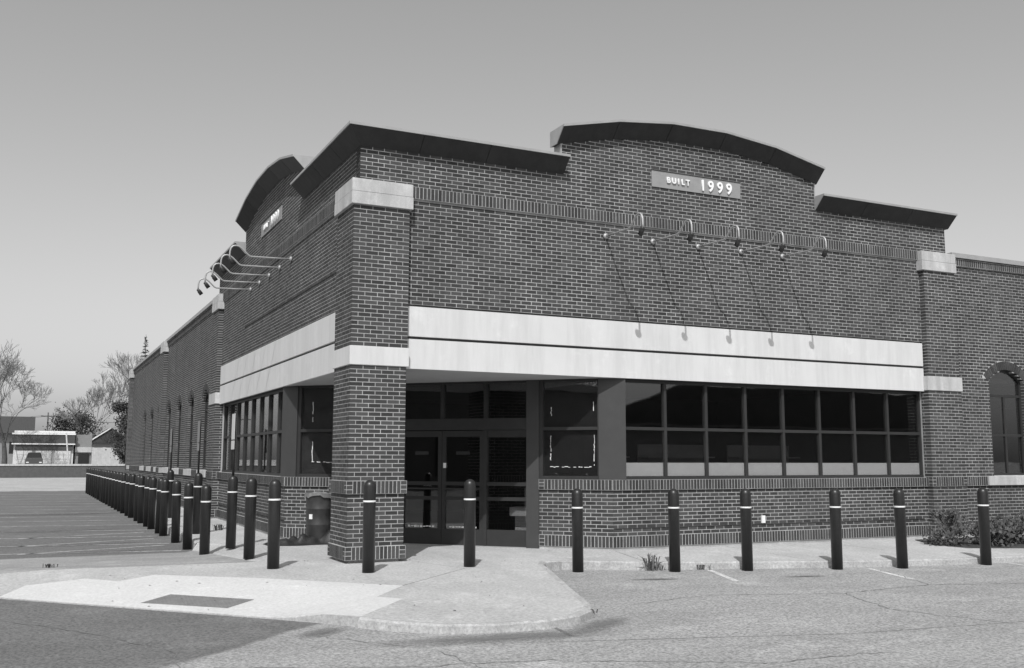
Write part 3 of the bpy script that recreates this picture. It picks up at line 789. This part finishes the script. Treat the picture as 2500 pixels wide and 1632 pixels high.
# soffit over the entrance, roofs, inner rooms
MB().prism([(.35, .35), (5.2, .35), (.35, 5.2)], 3.0305, 3.055).build('soffit', 'soffit', store)
box('soffit_edge', 'soffit', store, FR, .93, 5.15, .153, .349, 3.031, 3.0395); box('soffit_edge', 'soffit', store, FL, .93, 5.15, .153, .349, 3.031, 3.0395)
MB().prism([(.38, .38), (25, .38), (25, 13), (13, 13), (13, 40), (.38, 40)], 5.62, 5.72).build('roof', 'roof', store)
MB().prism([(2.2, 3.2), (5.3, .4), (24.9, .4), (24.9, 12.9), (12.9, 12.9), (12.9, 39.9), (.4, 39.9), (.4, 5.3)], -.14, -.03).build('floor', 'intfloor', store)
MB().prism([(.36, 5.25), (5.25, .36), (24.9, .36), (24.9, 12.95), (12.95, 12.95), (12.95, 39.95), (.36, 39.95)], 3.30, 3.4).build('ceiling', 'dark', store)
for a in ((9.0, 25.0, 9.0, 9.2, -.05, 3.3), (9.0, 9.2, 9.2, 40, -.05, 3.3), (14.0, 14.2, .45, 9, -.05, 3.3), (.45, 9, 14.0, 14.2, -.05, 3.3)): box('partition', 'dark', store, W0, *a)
box('rear_wall', 'grey', store, W0, .3, 13.1, 39.75, 40, -.1, 5.9); box('rear_wall', 'grey', store, W0, 24.8, 25.02, .3, 13.1, -.1, 5.9)
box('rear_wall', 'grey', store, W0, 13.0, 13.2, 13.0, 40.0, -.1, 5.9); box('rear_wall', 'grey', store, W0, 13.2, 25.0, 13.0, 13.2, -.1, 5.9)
box('threshold', 'coping', store, FD, 1.585, 5.065, -.03, .2, -.06, -.038)
ob = box('outlet_cover', 'white', store, FR, 8.25, 8.33, .13, .165, .36, .50)

# ------------------------------------------------------------------ gooseneck lamps
ORD = ['first', 'second', 'third', 'fourth', 'fifth', 'sixth', 'seventh', 'eighth', 'ninth', 'tenth', 'eleventh', 'twelfth', 'thirteenth', 'fourteenth', 'fifteenth', 'sixteenth', 'seventeenth', 'eighteenth', 'nineteenth', 'twentieth', 'twenty-first', 'twenty-second', 'twenty-third', 'twenty-fourth', 'twenty-fifth', 'twenty-sixth', 'twenty-seventh', 'twenty-eighth', 'twenty-ninth', 'thirtieth']
for F, sd in ((FR, 'R'), (FL, 'L')):
    for i, a in enumerate((4.80, 5.83, 6.87, 7.90, 8.94)):
        o = F.p(a, .123, 5.63)
        lp = empty('gooseneck_lamp', ('%s gooseneck sign lamp from the corner on the %s' % (ORD[i], 'sunlit right-hand front' if sd == 'R' else 'left-hand front, seen side on')), 'wall lamp', o, 'gooseneck lamps over the fascia')
        G = Frame(o[:2], F.a, F.d); zz = 5.63
        # lathe-like round wall plate
        mb = MB(); mb.tube([G.p(0, -.001, zz), G.p(0, -.025, zz), G.p(0, -.045, zz)], [.055, .055, .03], 12); mb.build('wall_plate', 'lampmetal', lp, True)
        prof = [(-.03, 0), (-.4, -.012), (-.82, -.02), (-.87, .0), (-.93, .06), (-1.0, .125), (-1.06, .165), (-1.12, .178), (-1.175, .165), (-1.215, .125), (-1.235, .06), (-1.24, -.03), (-1.242, -.11)]
        MB().tube([G.p(0, d, zz+h) for d, h in prof], .018, 8).build('arm', 'lampmetal', lp, True)
        MB().tube([G.p(0, -1.265, zz-.12), G.p(0, -1.24, zz-.105), G.p(0, -1.215, zz-.13), G.p(0, -1.155, zz-.205)], [.02, .042, .045, .048], 12).build('lamp_head', 'lamphead', lp, True)

# ------------------------------------------------------------------ bollards
RB, HB = .089, 1.31
bproto = MB().lathe([(RB, 0), (RB, HB-.09)]+[(RB*math.cos(t), HB-.09+.09*math.sin(t)) for t in [math.radians(d) for d in (15, 30, 45, 60, 75, 86)]], 24).mesh('bollard_sleeve')
bproto.materials.append(M['bollard'])
bproto.polygons.foreach_set('use_smooth', [True]*len(bproto.polygons))
bring = MB().lathe([(RB+.0005, HB-.315), (RB+.003, HB-.313), (RB+.003, HB-.292), (RB+.0005, HB-.29)], 24).mesh('reflective_band'); bring.materials.append(M['white'])
def bollard(x, y, z, label):
    e = empty('bollard', label, 'bollard', (x, y, z), 'domed dark bollards round the store')
    e.rotation_euler = (random.gauss(0, .006), random.gauss(0, .006), random.uniform(0, 6))
    for nm, me in (('sleeve', bproto), ('reflective_band', bring)):
        o = bpy.data.objects.new(nm, me); col.objects.link(o); o.parent = e
    return e
RBOL = [(3.45, -1.174), (4.883, -1.78), (6.036, -2.148), (7.507, -2.603), (8.621, -2.925), (10.357, -3.13), (12.1, -3.35), (13.8, -3.5)]
bollard(-.05, -1.29, zw(-.05, -1.29), 'dark domed bollard standing right in front of the brick corner pier')
bollard(1.58, -1.16, zw(1.58, -1.16), 'dark domed bollard in front of the glass entrance doors, right of the pier')
for i, (x, y) in enumerate(RBOL): bollard(x, y, LOT, '%s dark domed bollard from the entrance in the row along the right-hand kerb' % ORD[i])
LW = [(-1.17, -.22), (-1.2, 1.43), (-1.13, 3.47)]
for i, (x, y) in enumerate(LW): bollard(x, y, zw(x, y), '%s dark bollard left of the corner pier, on the concrete walk%s' % (ORD[i], ', carrying a sign post' if i == 2 else ''))
SIGNB = [(-1.13, 3.47), (-1.18, 7.3), (-.98, 13.6)]
for i, (x, y) in enumerate(SIGNB[1:]): bollard(x, y, zw(x, y), '%s dark bollard with a sign post, behind the long left row' % ('nearer' if i == 0 else 'farther'))
YS = [3.36, 5.43, 7.16, 9.24, 10.12, 11.7, 12.73, 14.22, 15.29, 17.03, 18.15, 19.75, 21.0, 22.3, 23.7, 25.19, 26.6, 27.99, 29.09, 30.07, 31.6, 33.1, 34.5, 36.0, 37.5, 39.0, 40.3]
for i, y in enumerate(YS): bollard(-1.6-.003*(y-3), y, LOT, '%s dark domed bollard from the camera in the long left-hand lot row' % ORD[i])
for i, (x, y) in enumerate(SIGNB):
    z = zw(x, y)+HB-.012
    s = empty('sign_post', ['nearest', 'middle', 'farthest'][i]+' thin sign post with an edge-on parking plate rising from a bollard', 'sign', (x, y, z), 'parking sign posts on bollards')
    MB().tube([(x, y, z), (x, y, z+1.16)], .022, 8).build('post', 'frame', s, True)
    box('sign_plate', 'sign' if i == 0 else 'grey', s, W0, x-.031, x-.026, y-.15, y+.15, z+.66, z+1.13)
    box('sign_plate', 'sign' if i == 0 else 'grey', s, W0, x-.031, x-.026, y-.15, y+.15, z+.48, z+.64)

# ------------------------------------------------------------------ bin, tarp, boxes
bx, by = .60, 3.90
bn = empty('waste_bin', 'dark drum-shaped waste bin with a loose liner beside the left of the entrance', 'bin', (bx, by, -.05))
MB().lathe([(.225, -.05), (.235, .0), (.24, .3), (.247, .31), (.243, .32), (.248, .6), (.255, .61), (.25, .62), (.255, .84), (.262, .85), (.262, .88), (.23, .88), (.22, .5), (.0, .5)], 28, (bx, by)).build('drum', 'drum', bn, True)
mb = MB(); n = 28
for k in range(n):
    t = 2*math.pi*k/n; dz = random.uniform(-.03, .05); r1 = .268+random.uniform(0, .02)
    mb.v += [(bx+.22*math.cos(t), by+.22*math.sin(t), .86), (bx+r1*math.cos(t), by+r1*math.sin(t), .905+dz*.5), (bx+r1*1.02*math.cos(t), by+r1*1.02*math.sin(t), .83+dz)]
for k in range(n):
    a, b = 3*k, 3*((k+1) % n); mb.f += [(a, b, b+1, a+1), (a+1, b+1, b+2, a+2)]
mb.build('bin_liner', 'bag', bn)
box('bin_sticker', 'white', bn, Frame((bx-.80*.256, by-.60*.256), (.60, -.80), (.80, .60)), -.035, .035, -.004, .02, .42, .51)
mb = MB(); nx, ny = 46, 12
rr = random.Random(3)
ph = [rr.uniform(0, 6) for _ in range(6)]
for i in range(nx+1):
    for j in range(ny+1):
        u, v = i/nx, j/ny
        x = -.42+1.32*u; y = 3.55+.55*v-.12*u+.05*math.sin(9*u+ph[0])
        edge = min(u*6, (1-u)*9, v*3, (1-v)*3, 1)
        h = edge*(.05+.13*u+.045*math.sin(17*u+6*v+ph[1])+.03*math.sin(31*u-9*v+ph[2])+.03*math.sin(13*v+ph[3]))
        mb.v.append((x, y, -.047+max(0.002, h)))
for i in range(nx):
    for j in range(ny): a = i*(ny+1)+j; mb.f.append((a, a+ny+1, a+ny+2, a+1))
tp = mb.build('crumpled_tarp', 'tarp', None, True); tag(tp, 'crumpled black plastic tarp lying on the walk in front of the bin', 'tarp')
c1 = box('carton', 'carton', None, FD, 1.66, 1.96, .45, .75, -.03, .50); tag(c1, 'tall pale carton behind the right side light of the entrance', 'box')
c2 = box('carton', 'carton', None, FD, 1.62, 2.06, .42, .78, .501, .66); tag(c2, 'flat pale carton lying on top of another inside the entrance', 'box')

# ------------------------------------------------------------------ plants
def branch_tree(name, label, loc, H, seed, spread=1.0, depth=6, parent_group='bare trees', lean=0, r0=.22, minr=.02):
    r = random.Random(seed); t = empty(name, label, 'tree', loc, parent_group); tr = MB(); br = MB(); tw = MB()
    def grow(p, d, l, rad, dep):
        n = 3; pts = [p]; q = p.copy(); dd = d.copy()
        for i in range(n):
            dd = (dd+Vector((r.uniform(-.12, .12), r.uniform(-.12, .12), r.uniform(-.03, .10)))).normalized(); q = q+dd*l/n; pts.append(q.copy())
        rads = [rad*(1-.4*i/n) for i in range(n+1)]
        rads = [max(q_, minr) for q_ in rads]
        (tr if dep == depth else (br if dep > 1 else tw)).tube(pts, rads, 7 if dep == depth else (5 if dep > 2 else 3), cap=False)
        if dep == 0: return
        nb = r.choice((2, 3, 3)) if dep > 1 else 4
        for k in range(nb):
            az = r.uniform(0, 2*math.pi); tilt = r.uniform(.25, .75)*spread
            u = dd.orthogonal().normalized(); w = dd.cross(u)
            nd = (dd*math.cos(tilt)+(u*math.cos(az)+w*math.sin(az))*math.sin(tilt)+Vector((0, 0, .12))).normalized()
            st = pts[-1] if k < 2 else pts[-2]
            grow(st.copy(), nd, l*r.uniform(.66, .88), rads[-1]*r.uniform(.55, .75), dep-1)
    base = Vector(loc); grow(base, Vector((lean, 0, 1)).normalized(), H*.27, r0, depth)
    tr.build('trunk', 'bark', t, True); cr = br.build('crown', 'bark', t, True); tw.build('twigs', 'twig', cr, kind='stuff')
    return t
def leaf_crown(name, label, loc, H, Rw, seed, m='evergreen', cone=False, n=2600, trunk=True, size=.3, cat='tree', group=None):
    r = random.Random(seed); t = empty(name, label, cat, loc, group)
    if trunk: MB().tube([Vector(loc), Vector(loc)+Vector((0, 0, H*.6)), Vector(loc)+Vector((0, 0, H*.97))], [Rw*.07, Rw*.05, .01], 7).build('trunk', 'bark', t, True)
    mb = MB(); cl_ = []
    nc = 26
    for _ in range(nc):
        h = r.uniform(.12, .98); R = Rw*((1-h)*.95+.05) if cone else Rw*math.sqrt(max(.05, 1-(2*h-1.05)**2))
        a = r.uniform(0, 6.28); q = R*r.uniform(.3, .9); cl_.append((q*math.cos(a), q*math.sin(a), h*H, R*.45))
    for i in range(n):
        if cone:
            h = r.random()**1.3; lay = .55+.45*abs(math.sin(h*38)); R = Rw*(1-h)*lay+.05; a = r.uniform(0, 6.28); q = R*math.sqrt(r.random()); c = Vector((q*math.cos(a), q*math.sin(a), h*H-.25*q))
        else:
            k = r.choice(cl_); c = Vector((k[0]+r.gauss(0, k[3]*.55), k[1]+r.gauss(0, k[3]*.55), max(.03, k[2]+r.gauss(0, k[3]*.5))))
        c = c+Vector(loc); s = size*r.uniform(.5, 1.2)
        u = Vector((r.gauss(0, 1), r.gauss(0, 1), r.gauss(0, 1))).normalized(); w = u.orthogonal().normalized()*s*.5; u = u*s
        k0 = len(mb.v); mb.v += [tuple(c-u*.5), tuple(c+w), tuple(c+u*.5), tuple(c-w)]; mb.f.append((k0, k0+1, k0+2, k0+3))
    mb.build('crown' if cat == 'tree' else 'foliage', m, t); return t
branch_tree('bare_tree', 'big bare tree at the far left beyond the low wall', (-7.0, 116, .3), 13.5, 12, 1.2, 7, r0=.34, minr=.015)
branch_tree('bare_tree', 'bare tree with rising limbs right of the far garage, beside the store wing', (6.8, 122, .3), 14.0, 5, .95, 7, r0=.32, lean=-.12, minr=.016)
branch_tree('bare_tree', 'smaller bare tree between the far garage and the store wing', (3.0, 135, .3), 13, 23, 1.0, 7, r0=.22, minr=.016)
leaf_crown('evergreen_tree', 'dense dark evergreen against the far end of the store wing', (6.0, 112, .2), 9.0, 2.0, 3, n=6000, size=.22)
leaf_crown('evergreen_tree', 'broad dark hedge-like tree behind the far garage', (1.6, 150, .2), 7.8, 4.2, 4, n=8000, size=.26)
def conifer(loc, H, Rw, seed, label):
    r = random.Random(seed); t = empty('conifer_tree', label, 'tree', loc); L0 = Vector(loc)
    MB().tube([L0, L0+Vector((0, 0, H*.6)), L0+Vector((0, 0, H))], [.25, .12, .02], 7).build('trunk', 'bark', t, True)
    mb = MB(); z = H*.15
    while z < H*.985:
        R = Rw*(1-z/H)+.08
        for k in range(r.choice((4, 5, 6))):
            a = r.uniform(0, 6.28); l = R*r.uniform(.6, 1.1); d = Vector((math.cos(a), math.sin(a), 0)); b = L0+Vector((0, 0, z+r.uniform(-.15, .15)))
            for q in range(max(4, int(l*16))):
                f = r.random(); c = b+d*l*f+Vector((0, 0, .18*l*f-.3*l*f*f+r.gauss(0, .05)))+d.cross(Vector((0, 0, 1)))*r.gauss(0, .16*l*(1-.5*f)+.02)
                u = (d+Vector((r.gauss(0, .5), r.gauss(0, .5), r.gauss(0, .35)-.2))).normalized()*r.uniform(.12, .3); w = u.orthogonal().normalized()*.05
                k0 = len(mb.v); mb.v += [tuple(c-u), tuple(c+w), tuple(c+u), tuple(c-w)]; mb.f.append((k0, k0+1, k0+2, k0+3))
        z += r.uniform(.35, .6)
    mb.build('crown', 'evergreen', t)
conifer((9.7, 135, .2), 19.0, 4.6, 9, 'pointed conifer tip rising behind the store roof')
branch_tree('bare_tree', 'bare tree across the lot seen mirrored in the shop windows', (31, -47, LOT), 11, 31, 1.0, 5, r0=.2)
sh = [(11.75, -1.2, .62), (12.5, -1.45, .42), (13.3, -1.3, .45), (14.2, -1.2, .5), (15.1, -1.35, .45), (16.2, -1.2, .5)]
words = ['leftmost and tallest', 'second', 'third', 'fourth', 'fifth', 'sixth']
for i, (x, y, h) in enumerate(sh):
    leaf_crown('shrub', '%s scrubby dark shrub in the bed by the right-hand wing' % words[i], (x, y, zw(x, y)), h, .45, 40+i, m='shrubleaf', n=900, trunk=False, size=.075, cat='shrub', group='shrubs in the right-hand bed')
    r = random.Random(90+i); mb = MB()
    for _ in range(40):
        a = r.uniform(0, 6.28); q = r.uniform(.1, .45); b = Vector((x+r.gauss(0, .06), y+r.gauss(0, .06), zw(x, y))); mb.tube([b, b+Vector((q*.5*math.cos(a), q*.5*math.sin(a), h*.5)), b+Vector((q*math.cos(a), q*math.sin(a), h*r.uniform(.7, 1.15)))], [.006, .004, .002], 3, cap=False)
    o = mb.build('stems', 'twig', bpy.data.objects[[ob_.name for ob_ in bpy.data.objects if ob_.name.startswith('shrub')][-1]])
mb = MB(); bp = [(11.45, -1.0), (11.6, -1.75), (12.6, -2.15), (24, -2.2), (24, -.2), (11.9, -.2)]
mb.add([(x, y, zw(x, y)+.012) for x, y in bp]+[(x, y, zw(x, y)-.05) for x, y in bp], [tuple(range(6))]+[(i, (i+1) % 6, 6+(i+1) % 6, 6+i) for i in range(6)])
mb.build('planting_bed', 'mulch', kind='structure')
def weed(x, y, z, h, n, label, seed):
    r = random.Random(seed); mb = MB()
    for _ in range(n):
        a = r.uniform(0, 6.28); q = h*r.uniform(.2, .9); w = r.uniform(.004, .009)
        b = Vector((x+r.gauss(0, .05), y+r.gauss(0, .05), z)); m_ = b+Vector((q*.4*math.cos(a), q*.4*math.sin(a), h*r.uniform(.5, .8))); e = b+Vector((q*math.cos(a), q*math.sin(a), h*r.uniform(.5, 1.0)))
        s = Vector((-math.sin(a), math.cos(a), 0))*w; k = len(mb.v)
        mb.v += [tuple(b-s), tuple(b+s), tuple(m_+s*1.6), tuple(m_-s*1.6), tuple(e)]; mb.f += [(k, k+1, k+2, k+3), (k+3, k+2, k+4)]
    o = mb.build('weed', 'leaf'); tag(o, label, 'weed', 'weeds in the pavement joints')
weed(4.6, -1.5, LOT, .30, 30, 'largest weed tuft, growing at the right-hand kerb', 1)
weed(4.75, -1.5, LOT, .12, 24, 'small weed clump just right of the largest kerb tuft', 2)
weed(5.42, -1.72, LOT, .10, 20, 'tiny weed at the kerb between the second and third kerb bollards', 3)
weed(-4.14, 1.62, zw(-4.14, 1.62), .07, 24, 'low weed in the walk at the far left', 4)
weed(-.55, 8.3, zw(-.55, 8.3), .16, 30, 'weed tuft on the walk at the foot of the left-hand front', 5)
weed(1.28, -5.22, zw(1.28, -5.22)-.05, .06, 24, 'low weed fringe at the tip of the kerb bulb', 6)

# ------------------------------------------------------------------ far side: low wall, garage, car, fence, opposite roof
lw = empty('low_boundary_wall', 'long low brick wall with pale coping at the far end of the lot', 'wall', (-20, 86, LOT))
box('wall_body', 'lowbrick', lw, W0, -60, 14, 86, 86.3, LOT, .86)
for i in range(37): box('coping_stone', 'stone', lw, W0, -60+2*i, -60+2*i+1.985, 85.93, 86.37, .861, 1.03)
bt = MB(); bt.box(W0, -80, 60, 87, 300, LOT, .35); bt.build('rear_ground', 'kerb', kind='structure')
gar = empty('garage_building', 'low pale garage with dark fascia and white trim lines beyond the far wall', 'building', (-3, 120, .35))
box('wall', 'shopwall', gar, W0, -6.2, .5, 121, 130, .35, 3.3)
box('fascia', 'shopdark', gar, W0, -6.4, .6, 120.6, 130, 3.3, 4.42)
box('trim', 'white', gar, W0, -6.45, .65, 120.5, 120.62, 3.22, 3.36); box('trim', 'white', gar, W0, -6.45, .65, 120.5, 120.62, 4.43, 4.62); box('roof_edge', 'white', gar, W0, -6.2, .6, 120.8, 130, 4.64, 4.90)
box('header', 'shopdark', gar, W0, -6.0, .4, 120.7, 120.99, 2.55, 3.2)
for i in range(3):
    dr = box('garage_door', 'panel', gar, W0, -5.9+2.15*i, -4.1+2.15*i, 120.8, 120.98, .36, 2.5)
    for j in range(4): box('door_panel', 'shopwall', dr, W0, -5.85+2.15*i, -4.15+2.15*i, 120.76, 120.79, .42+.52*j, .88+.52*j)
lpst = MB().tube([(-.05, 117, .35), (-.32, 117, 2.6), (-.55, 117, 4.6)], .09, 8).build('leaning_post', 'sign'); tag(lpst, 'pale leaning post in front of the far garage', 'post')
hs = empty('shed_building', 'grey box-shaped shed with a dark opening right of the far garage', 'building', (1.6, 122, .35))
box('wall', 'grey', hs, W0, .7, 2.6, 121.5, 126, .35, 4.5); box('opening', 'black', hs, W0, 1.1, 2.3, 121.3, 121.49, .36, 2.1); box('header', 'fence', hs, W0, .7, 2.6, 121.2, 121.48, 2.3, 2.95)
fn = empty('board_fence', 'pale board fence right of the shed at the far end', 'fence', (4, 121, .35), None)
for i in range(16): box('board', 'fence', fn, W0, 2.62+.2*i, 2.62+.2*i+.19, 120.5, 120.54, .35, 2.9+random.uniform(-.03, .03))
hh = empty('far_house', 'dark-roofed house at the far left behind the bare tree', 'building', (-6, 140, .35))
box('wall', 'grey', hh, W0, -14, -4.2, 141, 150, .35, 5.2)
MB().section(W0, [(-14.5, 140, 5.0), (-14.5, 145, 7.5), (-14.5, 151, 5.0)], [(-3.9, 140, 5.0), (-3.9, 145, 7.5), (-3.9, 151, 5.0)]).build('roof', 'shingle', hh)
for i in range(3): box('window', 'black', hh, W0, -13+3*i, -11.6+3*i, 140.95, 140.99, 2.2, 3.8)
h2 = empty('gabled_house', 'house with a pale gable rake beside the dark evergreen', 'building', (5, 140, .35))
box('wall', 'grey', h2, W0, 3.2, 9, 141, 150, .35, 4.0)
MB().section(W0, [(2.9, 140.5, 3.8), (6.1, 140.5, 6.0), (9.3, 140.5, 3.8)], [(2.9, 150.5, 3.8), (6.1, 150.5, 6.0), (9.3, 150.5, 3.8)]).build('roof', 'shingle', h2)
MB().section(W0, [(2.9, 140.3, 3.85), (6.1, 140.3, 6.05), (6.1, 140.3, 5.85), (2.9, 140.3, 3.65)], [(2.9, 140.48, 3.85), (6.1, 140.48, 6.05), (6.1, 140.48, 5.85), (2.9, 140.48, 3.65)]).build('rake_board', 'white', h2)
# parked car, seen end on
cx, cyy, cz = -3.9, 115.0, .35
car = empty('parked_car', 'dark parked car seen end-on in front of the far garage', 'car', (cx, cyy, cz))
sec = lambda y, pts: [(cx+x, y, cz+z*1.28) for x, z in pts]
body = [(-.88, .3), (.88, .3), (.95, .55), (.93, .85), (.86, .98), (-.86, .98), (-.93, .85), (-.95, .55)]
sm = [(x*.93, .3+(z-.3)*.9) for x, z in body]
mb = MB(); mb.section(W0, sec(cyy-2.25, sm), sec(cyy-2.05, body)); mb.section(W0, sec(cyy-2.05, body), sec(cyy+2.0, body)); mb.section(W0, sec(cyy+2.0, body), sec(cyy+2.25, sm)); mb.build('body', 'car', car)
cab0 = [(-.84, .98), (.84, .98), (.68, 1.40), (.60, 1.46), (-.60, 1.46), (-.68, 1.40)]
mb = MB(); mb.section(W0, sec(cyy-1.35, [(x, .98+(z-.98)*.02) for x, z in cab0]), sec(cyy-.7, cab0)); mb.section(W0, sec(cyy-.7, cab0), sec(cyy+1.2, cab0)); mb.section(W0, sec(cyy+1.2, cab0), sec(cyy+1.8, [(x, .98+(z-.98)*.02) for x, z in cab0])); mb.build('cabin', 'black', car)
box('bumper', 'black', car, W0, cx-.86, cx+.86, cyy-2.32, cyy-2.2, cz+.34, cz+.52)
for s in (-1, 1):
    box('headlight', 'white', car, W0, cx+s*.68-.14, cx+s*.68+.14, cyy-2.27, cyy-2.2, cz+.68, cz+.78)
    for y in (-1.4, 1.4):
        mb = MB(); mb.tube([(cx+s*.72, cyy+y, cz+.32), (cx+s*.94, cyy+y, cz+.32)], .32, 16); w_ = mb.build('wheel', 'tyre', car, True)
        mb = MB(); mb.tube([(cx+s*.90, cyy+y, cz+.32), (cx+s*.955, cyy+y, cz+.32)], .19, 12); mb.build('rim', 'coping', w_, True)
# building across the lot, mirrored in the right-hand windows
op = empty('opposite_building', 'long dark-roofed building across the lot, mirrored in the shop windows', 'building', (48, -50, LOT))
box('wall', 'grey', op, W0, 32, 66, -62, -46, LOT, 4.2)
MB().section(W0, [(30.5, -45, 3.9), (30.5, -63, 3.9), (33.5, -54.5, 5.0), (33.5, -53.5, 5.0)], [(67, -45, 3.9), (67, -63, 3.9), (62, -54.5, 9.2), (62, -53.5, 9.2)]).build('roof', 'shingle', op)
op2 = box('gable_wall', 'shopdark', op, W0, 39.2, 63, -46.6, -46.02, 3.9, 7.1)
MB().section(W0, [(33, -46.6, 3.9), (39.2, -46.6, 3.9), (39.2, -46.6, 7.1), (33.4, -46.6, 5.0)], [(33, -46.02, 3.9), (39.2, -46.02, 3.9), (39.2, -46.02, 7.1), (33.4, -46.02, 5.0)]).build('gable_wing', 'shopdark', op)

op3 = empty('row_of_shops', 'long low dark-fronted building left of the lot, mirrored in the entrance glass', 'building', (-60, -42, LOT))
G3 = Frame((-58, -62), (.43, .9), (-.9, .43))
box('wall', 'shopdark', op3, G3, -25, 60, 0, 12, LOT, 6.2); box('parapet', 'grey', op3, G3, -25.3, 60.3, -.3, 12.3, 6.2, 6.7)
for i in range(9): box('shop_window', 'black', op3, G3, -22+9*i, -16+9*i, -.08, -.01, .6, 3.0)
wd_ = ['leftmost', 'second', 'third', 'rightmost']
for i, (x, y) in enumerate(((-50, -38), (-46, -28), (-42, -19), (-38, -10))): branch_tree('bare_tree', '%s of four bare trees left of the lot, mirrored in the entrance glass' % wd_[i], (x, y, LOT), 11, 60+i, 1.0, 5, r0=.2)
# oil and dirt stains on the lot
def stain_mat(v, dens):
    m = bpy.data.materials.new('oil_stain'); m.use_nodes = True; nt = m.node_tree; N = nt.nodes; L = nt.links
    b = N['Principled BSDF']; b.inputs['Base Color'].default_value = (v, v, v, 1); b.inputs['Roughness'].default_value = .85
    out = [n for n in N if n.type == 'OUTPUT_MATERIAL'][0]
    tc = N.new('ShaderNodeTexCoord'); gr = N.new('ShaderNodeTexGradient'); gr.gradient_type = 'SPHERICAL'; L.new(tc.outputs['Object'], gr.inputs[0])
    nz = N.new('ShaderNodeTexNoise'); nz.inputs['Scale'].default_value = 3.5; nz.inputs['Detail'].default_value = 6; nz.inputs['Roughness'].default_value = .75; L.new(tc.outputs['Object'], nz.inputs['Vector'])
    mu = N.new('ShaderNodeMath'); mu.operation = 'MULTIPLY'; L.new(gr.outputs[1], mu.inputs[0]); L.new(nz.outputs[0], mu.inputs[1])
    rg = N.new('ShaderNodeMapRange'); rg.inputs[1].default_value = .08; rg.inputs[2].default_value = .5; rg.inputs[4].default_value = dens; L.new(mu.outputs[0], rg.inputs[0])
    tr = N.new('ShaderNodeBsdfTransparent'); mx = N.new('ShaderNodeMixShader'); L.new(rg.outputs[0], mx.inputs[0]); L.new(tr.outputs[0], mx.inputs[1]); L.new(b.outputs[0], mx.inputs[2]); L.new(mx.outputs[0], out.inputs['Surface'])
    return m
SM = stain_mat(.08, .75); SM2 = stain_mat(.16, .8)
mb = MB(); mb.add([(math.cos(2*math.pi*k/24), math.sin(2*math.pi*k/24), 0) for k in range(24)], [tuple(range(24))]); sme = mb.mesh('oil_stain')
for i, (x, y, rx, ry, rz, m_) in enumerate(((4.0, -2.55, .55, .16, -.3, SM), (6.3, -3.2, .5, .14, -.25, SM), (-.2, -6.0, 1.7, .4, -.1, SM2), (1.15, -5.75, .8, .3, .6, SM2), (-1.7, -4.95, .5, .25, .7, SM2), (-3.2, 7.5, 1.5, .5, .2, SM2), (-4, 12, 2.2, .7, .1, SM2), (-3.6, 20, 3, 1.0, .1, SM2), (-3.1, 5.6, 1.2, .4, .05, SM2))):
    me = sme.copy(); me.materials.append(m_); o = bpy.data.objects.new('oil_stain', me); col.objects.link(o); o.location = (x, y, LOT+.0065+.0006*i); o.scale = (rx, ry, 1); o.rotation_euler = (0, 0, rz); o['kind'] = 'structure'

for i, (x, y) in enumerate(((6.2, 3.4), (8.6, 3.6), (11.0, 3.5))):
    g = empty('shelf_unit', '%s empty shelf unit inside, behind the right-hand windows' % ('left', 'middle', 'right')[i], 'shelf', (x, y, -.03), 'empty shelf units inside')
    box('back_panel', 'grey', g, W0, x-.9, x+.9, y, y+.04, -.03, 1.9)
    for z in (.1, .6, 1.1, 1.6): box('shelf_board', 'grey', g, W0, x-.9, x+.9, y-.4, y-.001, z, z+.03)
# utility poles and wires far left
for i, (x, y) in enumerate(((-1.9, 170), (-30, 168))):
    t = empty('utility_pole', ('slim utility pole behind the far garage', 'utility pole beyond the left edge of the lot')[i], 'pole', (x, y, .3))
    MB().tube([(x, y, .3), (x, y, 9.2)], [.14, .10], 8).build('pole', 'bark', t, True); box('cross_arm', 'bark', t, W0, x-1.1, x+1.1, y-.06, y+.06, 8.5, 8.65)
for k in range(3):
    P_ = [(-30+(-1.9+30)*u+(k-1)*.9, 168+2*u, 8.68-1.1*4*u*(1-u)) for u in [q/16 for q in range(17)]]+[(-1.9+22*u+(k-1)*.9, 170+2*u, 8.68-1.0*4*u*(1-u)) for u in [q/12 for q in range(1, 13)]]
    o = MB().tube(P_, .02, 4).build('overhead_wire', 'black'); tag(o, '%s overhead wire strung between the far utility poles' % ('left', 'middle', 'right')[k], 'wire', 'overhead wires')

rl = random.Random(77); mb = MB()
for _ in range(170):
    x, y = rl.uniform(-4.5, 10), rl.uniform(-5.4, 1.0)
    if not inpoly(x, y, outline) or x+y > 4.8: continue
    z = zw(x, y)+.006; t = rl.uniform(0, 6.28); q = rl.uniform(.008, .028); u = (math.cos(t)*q, math.sin(t)*q); k0 = len(mb.v)
    mb.v += [(x+u[0], y+u[1], z), (x-u[1]*.5, y+u[0]*.5, z+.006), (x-u[0], y-u[1], z), (x+u[1]*.5, y-u[0]*.5, z+.004)]; mb.f.append((k0, k0+1, k0+2, k0+3))
o = mb.build('leaf_litter', 'leaf', kind='stuff'); o['label'] = 'scattered dry leaf scraps lying on the concrete walk'; o['category'] = 'litter'
